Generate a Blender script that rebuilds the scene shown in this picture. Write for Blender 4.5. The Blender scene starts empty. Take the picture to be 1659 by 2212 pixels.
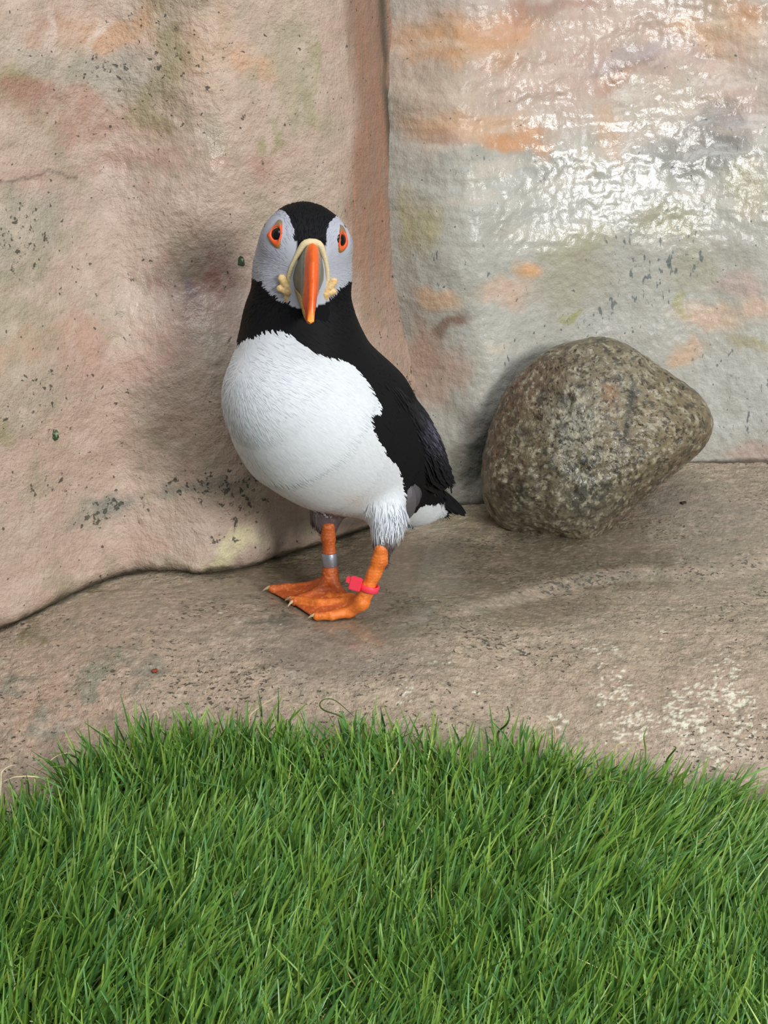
import bpy, math, random
import numpy as np
from mathutils import Vector, Matrix, noise as mnoise
from mathutils.bvhtree import BVHTree

random.seed(5)
rng = np.random.default_rng(7)
S = bpy.context.scene
COL = S.collection

# ------------------------------------------------------------------ camera
FW, FH, FPX = 1659.0, 2212.0, 3305.0
CAM = np.array([0.0, 0.0, 0.42])
PITCH = math.radians(20.0)
cd = bpy.data.cameras.new('camera')
cam = bpy.data.objects.new('camera', cd)
COL.objects.link(cam)
cam.location = CAM
cam.rotation_euler = (math.pi / 2 - PITCH, 0, 0)
cd.sensor_fit = 'VERTICAL'
cd.sensor_height = 24.0
cd.lens = 24.0 * FPX / FH
cd.clip_start = 0.02
S.camera = cam

# ------------------------------------------------------------------ world, lights, exposure
S.view_settings.view_transform = 'Standard'
S.view_settings.look = 'None'
S.view_settings.gamma = 1.0
S.view_settings.use_curve_mapping = False
S.view_settings.exposure = 0.0
W = bpy.data.worlds.new('world')
S.world = W
W.use_nodes = True
W.node_tree.nodes['Background'].inputs[0].default_value = (0.86, 0.93, 1.0, 1)
W.node_tree.nodes['Background'].inputs[1].default_value = 0.26


def area(name, loc, target, sx, sy, power, col):
    l = bpy.data.lights.new(name, 'AREA')
    l.shape = 'RECTANGLE'
    l.size, l.size_y, l.energy, l.color = sx, sy, power, col
    o = bpy.data.objects.new(name, l)
    COL.objects.link(o)
    o.location = loc
    d = Vector(target) - Vector(loc)
    o.rotation_euler = d.to_track_quat('-Z', 'Y').to_euler()
    return o


area('window_daylight', (1.02, -0.50, 0.76), (0.0, 1.05, 0.15), 0.46, 0.46, 27.5, (1.0, 0.99, 0.975))
area('skylight', (0.25, 0.05, 2.1), (0.1, 1.0, 0.0), 1.3, 1.0, 23, (0.95, 0.98, 1.0))

# ------------------------------------------------------------------ helpers
FWD = np.array([0.0, math.cos(PITCH), -math.sin(PITCH)])
UPV = np.array([0.0, math.sin(PITCH), math.cos(PITCH)])
RGT = np.array([1.0, 0.0, 0.0])


def ray(px, py):
    px = np.asarray(px, float)[..., None]
    py = np.asarray(py, float)[..., None]
    return FWD + RGT * (px - FW / 2) / FPX + UPV * (FH / 2 - py) / FPX


def at(px, py, y):
    d = ray(px, py)
    t = np.asarray(y, float) / d[..., 1]
    return CAM + d * t[..., None]


def proj(P):
    q = P - CAM
    d = q @ FWD
    return FW / 2 + FPX * (q @ RGT) / d, FH / 2 - FPX * (q @ UPV) / d, d


def lin(c):
    c = np.asarray(c, float) / 255.0
    return np.where(c <= 0.04045, c / 12.92, ((c + 0.055) / 1.055) ** 2.4)


def sstep(a, b, x):
    t = np.clip((x - a) / (b - a), 0, 1)
    return t * t * (3 - 2 * t)


_G = rng.normal(size=(4096, 3))
_G /= np.linalg.norm(_G, axis=1)[:, None]


def pnoise(P):
    P = np.asarray(P, float)
    I = np.floor(P).astype(np.int64)
    F = P - I
    U = F * F * F * (F * (F * 6 - 15) + 10)
    out = 0
    for dx in (0, 1):
        wx = U[:, 0] if dx else 1 - U[:, 0]
        for dy in (0, 1):
            wy = U[:, 1] if dy else 1 - U[:, 1]
            for dz in (0, 1):
                wz = U[:, 2] if dz else 1 - U[:, 2]
                h = ((I[:, 0] + dx) * 73856093 ^ (I[:, 1] + dy) * 19349663 ^ (I[:, 2] + dz) * 83492791) & 4095
                g = _G[h]
                d = g[:, 0] * (F[:, 0] - dx) + g[:, 1] * (F[:, 1] - dy) + g[:, 2] * (F[:, 2] - dz)
                out = out + wx * wy * wz * d
    return out * 1.5


def fbm(P, octv=4, gain=0.5):
    a, s, o = 1.0, 1.0, 0
    for k in range(octv):
        o = o + a * pnoise(np.asarray(P) * s + 17.3 * k)
        a *= gain
        s *= 2.03
    return o


def inpoly(x, y, poly):
    poly = np.asarray(poly, float)
    c = np.zeros(x.shape, bool)
    j = len(poly) - 1
    for i in range(len(poly)):
        xi, yi = poly[i]
        xj, yj = poly[j]
        if yi != yj:
            c ^= ((yi > y) != (yj > y)) & (x < (xj - xi) * (y - yi) / (yj - yi) + xi)
        j = i
    return c


def mesh_np(name, V, quads=None, tris=None, col=None, smooth=True, attrs=None):
    me = bpy.data.meshes.new(name)
    V = np.asarray(V, np.float32)
    nq = 0 if quads is None else len(quads)
    nt = 0 if tris is None else len(tris)
    me.vertices.add(len(V))
    me.vertices.foreach_set('co', V.ravel())
    li = []
    if nq:
        li.append(np.asarray(quads, np.int32).ravel())
    if nt:
        li.append(np.asarray(tris, np.int32).ravel())
    li = np.concatenate(li)
    me.loops.add(len(li))
    me.loops.foreach_set('vertex_index', li)
    me.polygons.add(nq + nt)
    st = np.concatenate([np.arange(nq) * 4, nq * 4 + np.arange(nt) * 3]).astype(np.int32)
    me.polygons.foreach_set('loop_start', st)
    me.polygons.foreach_set('use_smooth', np.full(nq + nt, smooth))
    me.update(calc_edges=True)
    me.validate()
    if col is not None:
        a = me.color_attributes.new('Col', 'FLOAT_COLOR', 'POINT')
        c4 = np.ones((len(V), 4), np.float32)
        c4[:, :3] = col
        a.data.foreach_set('color', c4.ravel())
    for k, v in (attrs or {}).items():
        a = me.attributes.new(k, 'FLOAT', 'POINT')
        a.data.foreach_set('value', np.asarray(v, np.float32))
    return me


def obj(name, me, mat=None, parent=None, label=None, kind=None, cat=None, group=None):
    o = bpy.data.objects.new(name, me)
    COL.objects.link(o)
    if mat:
        me.materials.append(mat)
    if parent:
        o.parent = parent
    for k, v in (('label', label), ('kind', kind), ('category', cat), ('group', group)):
        if v:
            o[k] = v
    return o


def grid_quads(nr, nc, off=0, flip=False):
    i = np.arange(nr * nc).reshape(nr, nc) + off
    q = np.stack([i[:-1, :-1], i[:-1, 1:], i[1:, 1:], i[1:, :-1]], -1).reshape(-1, 4)
    return q[:, ::-1] if flip else q


def smin(a, b, k):
    h = np.clip(0.5 + 0.5 * (b - a) / k, 0, 1)
    return b * (1 - h) + a * h - k * h * (1 - h)


def sd_cone(P, a, ra, b, rb):
    ba = b - a
    pa = P - a
    t = np.clip(pa @ ba / (ba @ ba), 0, 1)
    return np.linalg.norm(pa - t[:, None] * ba, axis=1) - (ra + (rb - ra) * t)


def sd_ell(P, c, R, r):
    q = (P - c) @ R.T           # rows of R are the axes
    r = np.asarray(r)
    k0 = np.linalg.norm(q / r, axis=1)
    k1 = np.linalg.norm(q / (r * r), axis=1)
    return k0 * (k0 - 1) / np.maximum(k1, 1e-6)


def sd_tri(P, a, b, c, th):
    # distance to a thin triangle
    ba, cb, ac = b - a, c - b, a - c
    n = np.cross(ba, ac)
    pa, pb, pc = P - a, P - b, P - c

    def seg(p, e):
        t = np.clip(p @ e / (e @ e), 0, 1)
        return ((p - t[:, None] * e) ** 2).sum(1)
    s = np.sign(pa @ np.cross(ba, n)) + np.sign(pb @ np.cross(cb, n)) + np.sign(pc @ np.cross(ac, n))
    ed = np.minimum(np.minimum(seg(pa, ba), seg(pb, cb)), seg(pc, ac))
    pl = (pa @ n) ** 2 / (n @ n)
    return np.sqrt(np.where(s < 2, ed, pl)) - th


def isosurface(f, lo, hi, h):
    """surface nets over a box; f is evaluated near the surface only"""
    lo = np.asarray(lo, float)
    K = 4
    n = (np.ceil((np.asarray(hi) - lo) / (h * K))).astype(int) * K + 1
    nc = (n - 1) // K + 1
    g = np.stack(np.meshgrid(*[np.arange(k) for k in nc], indexing='ij'), -1).reshape(-1, 3)
    vc = f(lo + g * h * K).reshape(nc)
    V = np.repeat(np.repeat(np.repeat(vc, K, 0), K, 1), K, 2)[:n[0], :n[1], :n[2]].astype(np.float64)
    # nearest coarse node index for each fine node
    idx = [np.minimum(np.round(np.arange(k) / K).astype(int), m - 1) for k, m in zip(n, nc)]
    V = vc[np.ix_(*idx)].astype(np.float64)
    m = np.abs(V) < h * K * 1.6
    I = np.argwhere(m)
    V[m] = f(lo + I * h)
    inside = V < 0
    c = [V[a:n[0] - 1 + a, b:n[1] - 1 + b, d:n[2] - 1 + d] for a in (0, 1) for b in (0, 1) for d in (0, 1)]
    cs = np.stack(c, 0)
    ins = cs < 0
    act = ins.any(0) & (~ins).any(0)
    A = np.argwhere(act)
    cid = -np.ones(act.shape, np.int64)
    cid[act] = np.arange(len(A))
    vals = cs[:, act]
    corner = np.array([(a, b, d) for a in (0, 1) for b in (0, 1) for d in (0, 1)], float)
    acc = np.zeros((len(A), 3))
    cnt = np.zeros(len(A))
    for i in range(8):
        for j in range(i + 1, 8):
            if np.abs(corner[i] - corner[j]).sum() == 1:
                va, vb = vals[i], vals[j]
                x = (va < 0) != (vb < 0)
                t = np.where(x, va / np.where(x, va - vb, 1), 0)
                acc += x[:, None] * (corner[i] + t[:, None] * (corner[j] - corner[i]))
                cnt += x
    Vt = lo + h * (A + acc / cnt[:, None])
    quads = []
    for ax in range(3):
        sl = [slice(None)] * 3
        sl2 = [slice(None)] * 3
        sl[ax] = slice(0, -1)
        sl2[ax] = slice(1, None)
        a, b = inside[tuple(sl)], inside[tuple(sl2)]
        E = np.argwhere(a != b)
        u, v = (ax + 1) % 3, (ax + 2) % 3
        ok = (E[:, u] > 0) & (E[:, v] > 0) & (E[:, u] < n[u] - 1) & (E[:, v] < n[v] - 1)
        E = E[ok]
        fl = a[tuple(E.T)]

        def cc(du, dv):
            q = E.copy()
            q[:, u] += du
            q[:, v] += dv
            return cid[tuple(q.T)]
        q = np.stack([cc(-1, -1), cc(0, -1), cc(0, 0), cc(-1, 0)], -1)
        q[~fl] = q[~fl][:, ::-1]
        quads.append(q)
    return Vt, np.concatenate(quads)


def vnormals(V, Q):
    n = np.cross(V[Q[:, 2]] - V[Q[:, 0]], V[Q[:, 3]] - V[Q[:, 1]])
    N = np.zeros_like(V)
    for k in range(4):
        np.add.at(N, Q[:, k], n)
    return N / np.maximum(np.linalg.norm(N, axis=1), 1e-12)[:, None]


def lap(V, Q, it, f=0.5):
    for _ in range(it):
        s = np.zeros_like(V)
        c = np.zeros(len(V))
        for k in range(4):
            a, b = Q[:, k], Q[:, (k + 1) % 4]
            np.add.at(s, a, V[b])
            np.add.at(c, a, 1)
        V = V + f * (s / np.maximum(c, 1)[:, None] - V)
    return V


# ------------------------------------------------------------------ materials
def nodes_of(name):
    m = bpy.data.materials.new(name)
    m.use_nodes = True
    nt = m.node_tree
    return m, nt, nt.nodes['Principled BSDF']


def nd(nt, typ, **kw):
    n = nt.nodes.new(typ)
    for k, v in kw.items():
        if k.startswith('i_'):
            n.inputs[k[2:].replace('_', ' ')].default_value = v
        else:
            setattr(n, k, v)
    return n


def math_n(nt, op, a, b=None, clamp=False):
    n = nt.nodes.new('ShaderNodeMath')
    n.operation = op
    n.use_clamp = clamp
    for i, v in enumerate((a, b)):
        if v is None:
            continue
        if isinstance(v, (int, float)):
            n.inputs[i].default_value = v
        else:
            nt.links.new(v, n.inputs[i])
    return n.outputs[0]


def mixc(nt, fac, a, b, mode='MIX'):
    n = nt.nodes.new('ShaderNodeMix')
    n.data_type = 'RGBA'
    n.blend_type = mode
    for s, v in ((n.inputs[0], fac), (n.inputs[6], a), (n.inputs[7], b)):
        if isinstance(v, (int, float)):
            s.default_value = v
        elif isinstance(v, (tuple, list, np.ndarray)):
            s.default_value = tuple(v)[:3] + (1,)
        else:
            nt.links.new(v, s)
    return n.outputs[2]


def noise_n(nt, scale, detail=4, rough=0.6, stretch=None, dist=0.0):
    tc = nt.nodes.new('ShaderNodeTexCoord')
    src = tc.outputs['Object']
    if stretch:
        mp = nt.nodes.new('ShaderNodeMapping')
        mp.inputs['Scale'].default_value = stretch
        nt.links.new(src, mp.inputs[0])
        src = mp.outputs[0]
    n = nt.nodes.new('ShaderNodeTexNoise')
    n.inputs['Scale'].default_value = scale
    n.inputs['Detail'].default_value = detail
    n.inputs['Roughness'].default_value = rough
    n.inputs['Distortion'].default_value = dist
    nt.links.new(src, n.inputs['Vector'])
    return n.outputs['Fac']


def ramp(nt, v, a, b):
    n = nt.nodes.new('ShaderNodeMapRange')
    n.inputs[1].default_value = a
    n.inputs[2].default_value = b
    nt.links.new(v, n.inputs[0])
    return n.outputs[0]


def rock_mat(name, speck_scale, speck_stretch, speck_col, rough, bump_fine, coarse=260, grain=0.22, coat=0.0, coat_rough=0.2, coat_ior=1.5, ripple=0.0008, wet_rough=0.4, pit_th=0.75):
    m, nt, p = nodes_of(name)
    at_c = nd(nt, 'ShaderNodeAttribute', attribute_name='Col')
    at_s = nd(nt, 'ShaderNodeAttribute', attribute_name='speck')
    at_w = nd(nt, 'ShaderNodeAttribute', attribute_name='wet')
    g1 = ramp(nt, noise_n(nt, 520, 3, 0.75), 0.22, 0.78)
    g2 = ramp(nt, noise_n(nt, 70, 6, 0.7), 0.22, 0.78)
    lo = 1 - grain
    v = math_n(nt, 'ADD', math_n(nt, 'MULTIPLY', g1, grain * 1.1), math_n(nt, 'MULTIPLY', g2, grain * 1.1))
    v = math_n(nt, 'ADD', v, 1 - grain * 1.15)
    vn = nt.nodes.new('ShaderNodeCombineColor')
    for i in range(3):
        nt.links.new(v, vn.inputs[i])
    c = mixc(nt, 1.0, at_c.outputs['Color'], vn.outputs[0], 'MULTIPLY')
    # dark pits and specks: density follows the painted 'speck' attribute
    sp = noise_n(nt, speck_scale, 2, 0.6, speck_stretch, 0.3)
    th = math_n(nt, 'SUBTRACT', 0.80, math_n(nt, 'MULTIPLY', at_s.outputs['Fac'], 0.34))
    d = math_n(nt, 'MULTIPLY', math_n(nt, 'SUBTRACT', sp, th), 14.0, True)
    c = mixc(nt, math_n(nt, 'MULTIPLY', d, 0.85), c, lin(speck_col))
    pit = math_n(nt, 'MULTIPLY', math_n(nt, 'SUBTRACT', noise_n(nt, 230, 1, 0.5), pit_th), 30.0, True)
    c = mixc(nt, math_n(nt, 'MULTIPLY', pit, 0.8), c, lin(speck_col) * 0.6)
    nt.links.new(c, p.inputs['Base Color'])
    # wet places are smoother
    wet = at_w.outputs['Fac']
    r = math_n(nt, 'SUBTRACT', rough, math_n(nt, 'MULTIPLY', wet, rough - wet_rough))
    nt.links.new(r, p.inputs['Roughness'])
    p.inputs['Specular IOR Level'].default_value = 0.5
    b1 = noise_n(nt, coarse * 1.7, 3, 0.65)
    b2 = noise_n(nt, coarse * 0.5, 4, 0.65)
    b3 = noise_n(nt, coarse * 0.14, 3, 0.5)
    hsum = math_n(nt, 'ADD', math_n(nt, 'MULTIPLY', b1, 0.55), math_n(nt, 'ADD', b2, b3))
    hsum = math_n(nt, 'SUBTRACT', hsum, math_n(nt, 'MULTIPLY', d, 0.5))
    bp = nt.nodes.new('ShaderNodeBump')
    nt.links.new(math_n(nt, 'MULTIPLY', math_n(nt, 'SUBTRACT', 1.0, math_n(nt, 'MULTIPLY', wet, 0.6)), bump_fine), bp.inputs['Strength'])
    bp.inputs['Distance'].default_value = 0.0034
    nt.links.new(hsum, bp.inputs['Height'])
    nt.links.new(bp.outputs[0], p.inputs['Normal'])
    if coat:
        nt.links.new(math_n(nt, 'MULTIPLY', wet, coat), p.inputs['Coat Weight'])
        p.inputs['Coat Roughness'].default_value = coat_rough
        p.inputs['Coat IOR'].default_value = coat_ior
        bq = nt.nodes.new('ShaderNodeBump')
        bq.inputs['Strength'].default_value = 1.0
        bq.inputs['Distance'].default_value = ripple
        nt.links.new(math_n(nt, 'ADD', b2, b1), bq.inputs['Height'])
        nt.links.new(bq.outputs[0], p.inputs['Coat Normal'])
    return m


def attr_mat(name, rough=0.6, bump=None, spec=0.5, sheen=0.0, coat=0.0, vary=0.0, vscale=300, sss=0.0):
    m, nt, p = nodes_of(name)
    a = nd(nt, 'ShaderNodeAttribute', attribute_name='Col')
    c = a.outputs['Color']
    if vary:
        g = ramp(nt, noise_n(nt, vscale, 4, 0.65), 0.25, 0.75)
        v = math_n(nt, 'ADD', math_n(nt, 'MULTIPLY', g, vary), 1 - vary * 0.6)
        vn = nt.nodes.new('ShaderNodeCombineColor')
        for i in range(3):
            nt.links.new(v, vn.inputs[i])
        c = mixc(nt, 1.0, c, vn.outputs[0], 'MULTIPLY')
    nt.links.new(c, p.inputs['Base Color'])
    p.inputs['Roughness'].default_value = rough
    p.inputs['Specular IOR Level'].default_value = spec
    p.inputs['Sheen Weight'].default_value = sheen
    p.inputs['Coat Weight'].default_value = coat
    if bump:
        sc, st, dist = bump
        bp = nt.nodes.new('ShaderNodeBump')
        bp.inputs['Strength'].default_value = st
        bp.inputs['Distance'].default_value = dist
        nt.links.new(noise_n(nt, sc, 4, 0.6), bp.inputs['Height'])
        nt.links.new(bp.outputs[0], p.inputs['Normal'])
    return m


def plain_mat(name, rgb, rough=0.5, metallic=0.0, bump=None, spec=0.5, vary=0.15, vscale=300):
    m, nt, p = nodes_of(name)
    c = lin(rgb)
    g = noise_n(nt, vscale, 3)
    nt.links.new(mixc(nt, g, tuple(c * (1 - vary)), tuple(np.minimum(c * (1 + vary), 1))), p.inputs['Base Color'])
    p.inputs['Roughness'].default_value = rough
    p.inputs['Metallic'].default_value = metallic
    p.inputs['Specular IOR Level'].default_value = spec
    if bump:
        sc, st, dist = bump
        bp = nt.nodes.new('ShaderNodeBump')
        bp.inputs['Strength'].default_value = st
        bp.inputs['Distance'].default_value = dist
        nt.links.new(noise_n(nt, sc, 3), bp.inputs['Height'])
        nt.links.new(bp.outputs[0], p.inputs['Normal'])
    return m


M_wallL = rock_mat('painted_rock_left', 210, None, (58, 62, 50), 0.62, 0.68, coat=0.7, coat_rough=0.12, ripple=0.0005)
M_wallR = rock_mat('painted_rock_right', 230, (1.0, 1.0, 0.42), (96, 106, 108), 0.66, 0.36, coarse=300, grain=0.22, coat=1.0, coat_rough=0.15, coat_ior=1.62, ripple=0.00026)
M_floor = rock_mat('wet_ledge', 400, (0.7, 1, 1), (72, 68, 56), 0.6, 0.9, coarse=240, grain=0.34, coat=1.0, coat_rough=0.05, coat_ior=1.75, ripple=0.00004)


# ------------------------------------------------------------------ the ledge (floor)
def h_low(x, y):
    t = np.clip((0.95 - y) / 0.25, 0, 3)
    z = -0.10 * t ** 1.6
    z = np.maximum(z, -0.16)
    z = z + 0.028 * sstep(-0.02, 0.34, x) * sstep(1.0, 1.22, y)
    z = z + 0.006 * np.exp(-((x + 0.16) / 0.08) ** 2 - ((y - 0.985) / 0.05) ** 2)
    z = z - 0.012 * sstep(-0.14, -0.34, x) * sstep(0.80, 0.95, y)
    # low ridge running across the right-hand side
    d = (y - 1.0) - 0.35 * (x - 0.12)
    z = z - 0.006 * sstep(0.006, -0.010, d + 0.012 * np.sin(x * 31)) * sstep(0.02, 0.10, x)
    return z


def h_full(x, y):
    P = np.stack([x, y, np.zeros_like(x)], -1)
    return h_low(x, y) + 0.0022 * fbm(P * (14, 20, 1), 3) + 0.0011 * fbm(P * (75, 120, 1) + 5, 3)


def floor_at(px, py, hf=h_low):
    px = np.atleast_1d(np.asarray(px, float))
    py = np.atleast_1d(np.asarray(py, float))
    d = ray(px, py)
    t = -CAM[2] / d[:, 2] * np.ones(len(px))
    for _ in range(40):
        P = CAM + d * t[:, None]
        t = t + 0.6 * ((hf(P[:, 0], P[:, 1]) - P[:, 2]) / d[:, 2])
    return CAM + d * t[:, None]


def blobs(P, base, lst, unproj, warp=0.012, wscale=30):
    """paint soft colour patches on a rock surface (pigment, with some shade painted in, anchored in the world)"""
    c = np.tile(lin(base), (len(P), 1))
    n1 = fbm(P * wscale + 3.1, 4)
    n2 = fbm(P * wscale + 51.7, 4)
    for (px, py, rx, ry, ang, colr, st) in lst:
        ctr, ux, uy, sc = unproj(px, py)
        q = P - ctr
        a = q @ ux + n1 * warp
        b = q @ uy + n2 * warp
        ca, sa = math.cos(math.radians(ang)), math.sin(math.radians(ang))
        a, b = a * ca + b * sa, -a * sa + b * ca
        r = np.sqrt((a / (rx * sc)) ** 2 + (b / (ry * sc)) ** 2)
        w = st * (1 - sstep(0.35, 1.25, r))
        c = c * (1 - w[:, None]) + lin(colr) * w[:, None]
    return c


def build_floor():
    xs = np.concatenate([np.linspace(-1.1, -0.36, 30)[:-1], np.linspace(-0.36, 0.40, 560), np.linspace(0.40, 1.1, 30)[1:]])
    ys = np.concatenate([np.linspace(-0.2, 0.66, 20)[:-1], np.linspace(0.66, 1.34, 480), np.linspace(1.34, 1.7, 12)[1:]])
    X, Y = np.meshgrid(xs, ys)
    x, y = X.ravel(), Y.ravel()
    z = h_full(x, y)
    P = np.stack([x, y, z], -1)

    def un(px, py):
        c = floor_at(px, py)[0]
        sc = np.linalg.norm(c - CAM) / FPX
        return c, np.array([1.0, 0, 0]), np.array([0, 1.0, 0]) * 0.42, sc
    L = [(200, 1420, 420, 120, 0, (176, 150, 133), .8), (100, 1560, 200, 90, 0, (178, 148, 130), .8),
         (700, 1500, 500, 90, 0, (172, 150, 132), .7), (1500, 1550, 260, 120, 0, (172, 148, 132), .7),
         (1150, 1480, 300, 70, 0, (168, 146, 128), .7),
         (620, 1235, 160, 40, 0, (112, 98, 70), .75), (760, 1190, 200, 60, 0, (118, 106, 80), .8), (900, 1260, 260, 120, 0, (134, 121, 98), .85),
         (1180, 1210, 260, 60, 0, (128, 112, 92), .85), (1150, 1310, 220, 60, 0, (142, 124, 104), .6),
         (1000, 1130, 80, 35, 0, (120, 112, 80), .6), (1560, 1090, 200, 70, 0, (152, 134, 120), .6), (1450, 1180, 200, 60, 0, (140, 124, 106), .6),
         (420, 1290, 260, 40, -4, (158, 138, 124), .6), (640, 1390, 200, 50, 0, (158, 142, 130), .6),
         (50, 1465, 40, 16, 0, (120, 120, 106), .8), (190, 1465, 50, 18, 0, (128, 128, 112), .8), (310, 1465, 40, 26, 0, (134, 132, 118), .7),
         (255, 1425, 50, 14, 0, (130, 128, 112), .8), (590, 1355, 60, 18, 0, (112, 108, 94), .8), (840, 1450, 120, 24, 0, (140, 128, 116), .7),
         (545, 1460, 16, 7, 0, (95, 92, 52), .9), (115, 1585, 60, 16, 0, (140, 134, 122), .8), (60, 1345, 90, 12, -20, (110, 102, 62), .7),
         (215, 1270, 40, 10, -25, (96, 90, 48), .8), (500, 1250, 60, 8, 0, (188, 178, 150), .7), (900, 1140, 60, 10, -10, (190, 186, 170), .6),
         (1540, 1640, 120, 25, 0, (196, 180, 166), .5)]
    c = blobs(P, (166, 150, 131), L, un, 0.010, 34)
    # fine mottling: pink cement against grey-green
    n = fbm(P * (60, 100, 60), 4)
    w = sstep(0.05, 0.5, n)[:, None] * 0.35
    c = c * (1 - w) + lin((128, 120, 102)) * w
    w = sstep(0.1, 0.55, fbm(P * (45, 80, 45) + 31, 4))[:, None] * 0.35
    c = c * (1 - w) + lin((188, 160, 144)) * w
    w = sstep(0.15, 0.5, fbm(P * (210, 420, 210) + 61, 3, .65))[:, None] * 0.34
    c = c * (1 - w) + lin((212, 194, 178)) * w
    w = sstep(0.2, 0.5, fbm(P * (150, 300, 150) + 91, 3, .65))[:, None] * 0.34
    c = c * (1 - w) + lin((104, 100, 88)) * w
    c = c * 1.05
    # white droppings spattered towards the right front
    u, v, _ = proj(P)
    dens = np.zeros(len(P))
    for (px, py, rx, ry, s) in [(1300, 1400, 55, 22, .62), (1420, 1370, 45, 16, .4), (1330, 1510, 70, 60, .62), (1370, 1560, 60, 30, .75), (1480, 1550, 60, 35, .9),
                                (1520, 1495, 55, 22, .85), (1590, 1505, 50, 22, .9), (1560, 1445, 60, 40, .6), (1345, 1580, 40, 14, .8), (1200, 1552, 30, 10, .9),
                                (1600, 1580, 70, 30, .7), (1030, 1507, 25, 8, .7), (880, 1500, 40, 12, .55), (950, 1420, 60, 20, .45), (1090, 1365, 40, 14, .35),
                                (1530, 1620, 60, 25, .7)]:
        ctr = floor_at(px, py)[0]
        k = np.linalg.norm(ctr - CAM) / FPX
        q = P - ctr
        r = np.sqrt((q[:, 0] / (rx * k)) ** 2 + (q[:, 1] * 0.42 / (ry * k)) ** 2)
        dens = np.maximum(dens, s * (1 - sstep(0.3, 1.5, r)))
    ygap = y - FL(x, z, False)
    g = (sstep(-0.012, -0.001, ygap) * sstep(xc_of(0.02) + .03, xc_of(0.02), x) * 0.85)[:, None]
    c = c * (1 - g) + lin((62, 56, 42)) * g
    n = fbm(P * (180, 420, 180) + 9, 4, 0.7)
    w = sstep(0.63, 0.71, dens * 0.72 + n * 0.55)
    c = c * (1 - w[:, None]) + lin((226, 218, 200)) * w[:, None]
    # wetness follows the basin around the feet and the boulder
    wet = np.zeros(len(P))
    for (px, py, rx, ry, s) in [(760, 1320, 240, 90, 1.0), (950, 1220, 330, 110, .9), (1250, 1190, 300, 80, 1.0), (1150, 1290, 240, 70, .6), (560, 1260, 180, 60, .8), (300, 1330, 300, 80, .45), (700, 1400, 140, 50, .8), (1500, 1150, 240, 120, .5)]:
        ctr = floor_at(px, py)[0]
        k = np.linalg.norm(ctr - CAM) / FPX
        q = P - ctr
        r = np.sqrt((q[:, 0] / (rx * k)) ** 2 + (q[:, 1] * 0.42 / (ry * k)) ** 2)
        wet = np.maximum(wet, s * (1 - sstep(0.4, 1.2, r + 0.25 * fbm(P * 40, 3))))
    c = c * (1 - 0.36 * wet)[:, None] * np.array([1.0, 1.02, 0.98])
    sp = 0.42 + 0.35 * fbm(P * (12, 20, 12) + 70, 3) + 0.15 * wet
    sp = np.clip(sp, 0, 0.8)
    # smooth the relief a little where the film of water lies
    z2 = h_low(x, y) + (z - h_low(x, y)) * (1 - 0.93 * np.clip(wet * 1.2, 0, 1))
    P[:, 2] = z2
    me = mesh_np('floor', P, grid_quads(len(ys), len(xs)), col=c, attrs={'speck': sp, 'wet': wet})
    return obj('floor', me, M_floor, kind='structure', label='wet pinkish concrete rock ledge under the bird')



# ------------------------------------------------------------------ rock walls
seamL_px = np.array([(-330, 1500), (0, 1355), (120, 1302), (190, 1264), (240, 1245), (330, 1230), (430, 1236), (500, 1240), (580, 1218), (690, 1187), (800, 1150), (900, 1122), (1030, 1093)], float)
seamR_px = np.array([(980, 1098), (1040, 1088), (1150, 1060), (1300, 1028), (1480, 1003), (1659, 1000), (1950, 1010)], float)
seamL = floor_at(seamL_px[:, 0], seamL_px[:, 1])
seamR = floor_at(seamR_px[:, 0], seamR_px[:, 1])
crease_px = np.array([(1022, 1095), (992, 1045), (962, 980), (935, 900), (908, 800), (884, 720), (870, 640), (859, 500), (848, 350), (836, 200), (826, 0)], float)
cre = at(crease_px[:, 0], crease_px[:, 1], np.linspace(1.185, 1.24, len(crease_px)))


def xc_of(z):
    return np.interp(z, np.concatenate([[-0.1], cre[:, 2], [0.95]]), np.concatenate([[cre[0, 0] + .03], cre[:, 0], [cre[-1, 0] - 0.03]]))


def sm_interp(x, xs, ys, w=0.018):
    return sum(np.interp(x + k * w, xs, ys) for k in (-1, -.5, 0, .5, 1)) / 5


def FL(x, z, fine=True):
    b = sm_interp(x, seamL[:, 0], seamL[:, 1])
    zz = np.maximum(z, 0)
    y = b + 0.10 * zz + 0.012 * np.sin(zz * 9 + x * 6)
    xc = xc_of(z)
    dd = np.clip(1 - (xc - x) / 0.052, 0, 1)
    y = y + (0.028 + 0.10 * np.clip(zz, 0, 0.5)) * dd ** 1.8
    # undercut lip where the rock skin meets the ledge
    lipn = 0.010 * fbm(np.stack([x * 42, 0 * x, 0 * x + 3.3], -1), 3) if fine else 0.0
    y = y + 0.014 * np.clip(1 - (z - (-0.012 * sstep(-0.14, -0.34, x))) / (0.016 + lipn), 0, 3) ** 2
    # hollow behind the bird's head
    q = np.exp(-((x + 0.115) / 0.045) ** 2 - ((z - 0.205) / 0.035) ** 2)
    y = y + 0.014 * q - 0.008 * np.exp(-((x + 0.16) / 0.10) ** 2 - ((z - 0.14) / 0.05) ** 2)
    P = np.stack([x, np.zeros_like(x), z], -1)
    y = y + 0.006 * fbm(P * 9 + 2, 2)
    if fine:
        y = y + 0.0012 * fbm(P * 45 + 8, 3) + 0.0005 * fbm(P * 190, 2)
    return y


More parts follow.
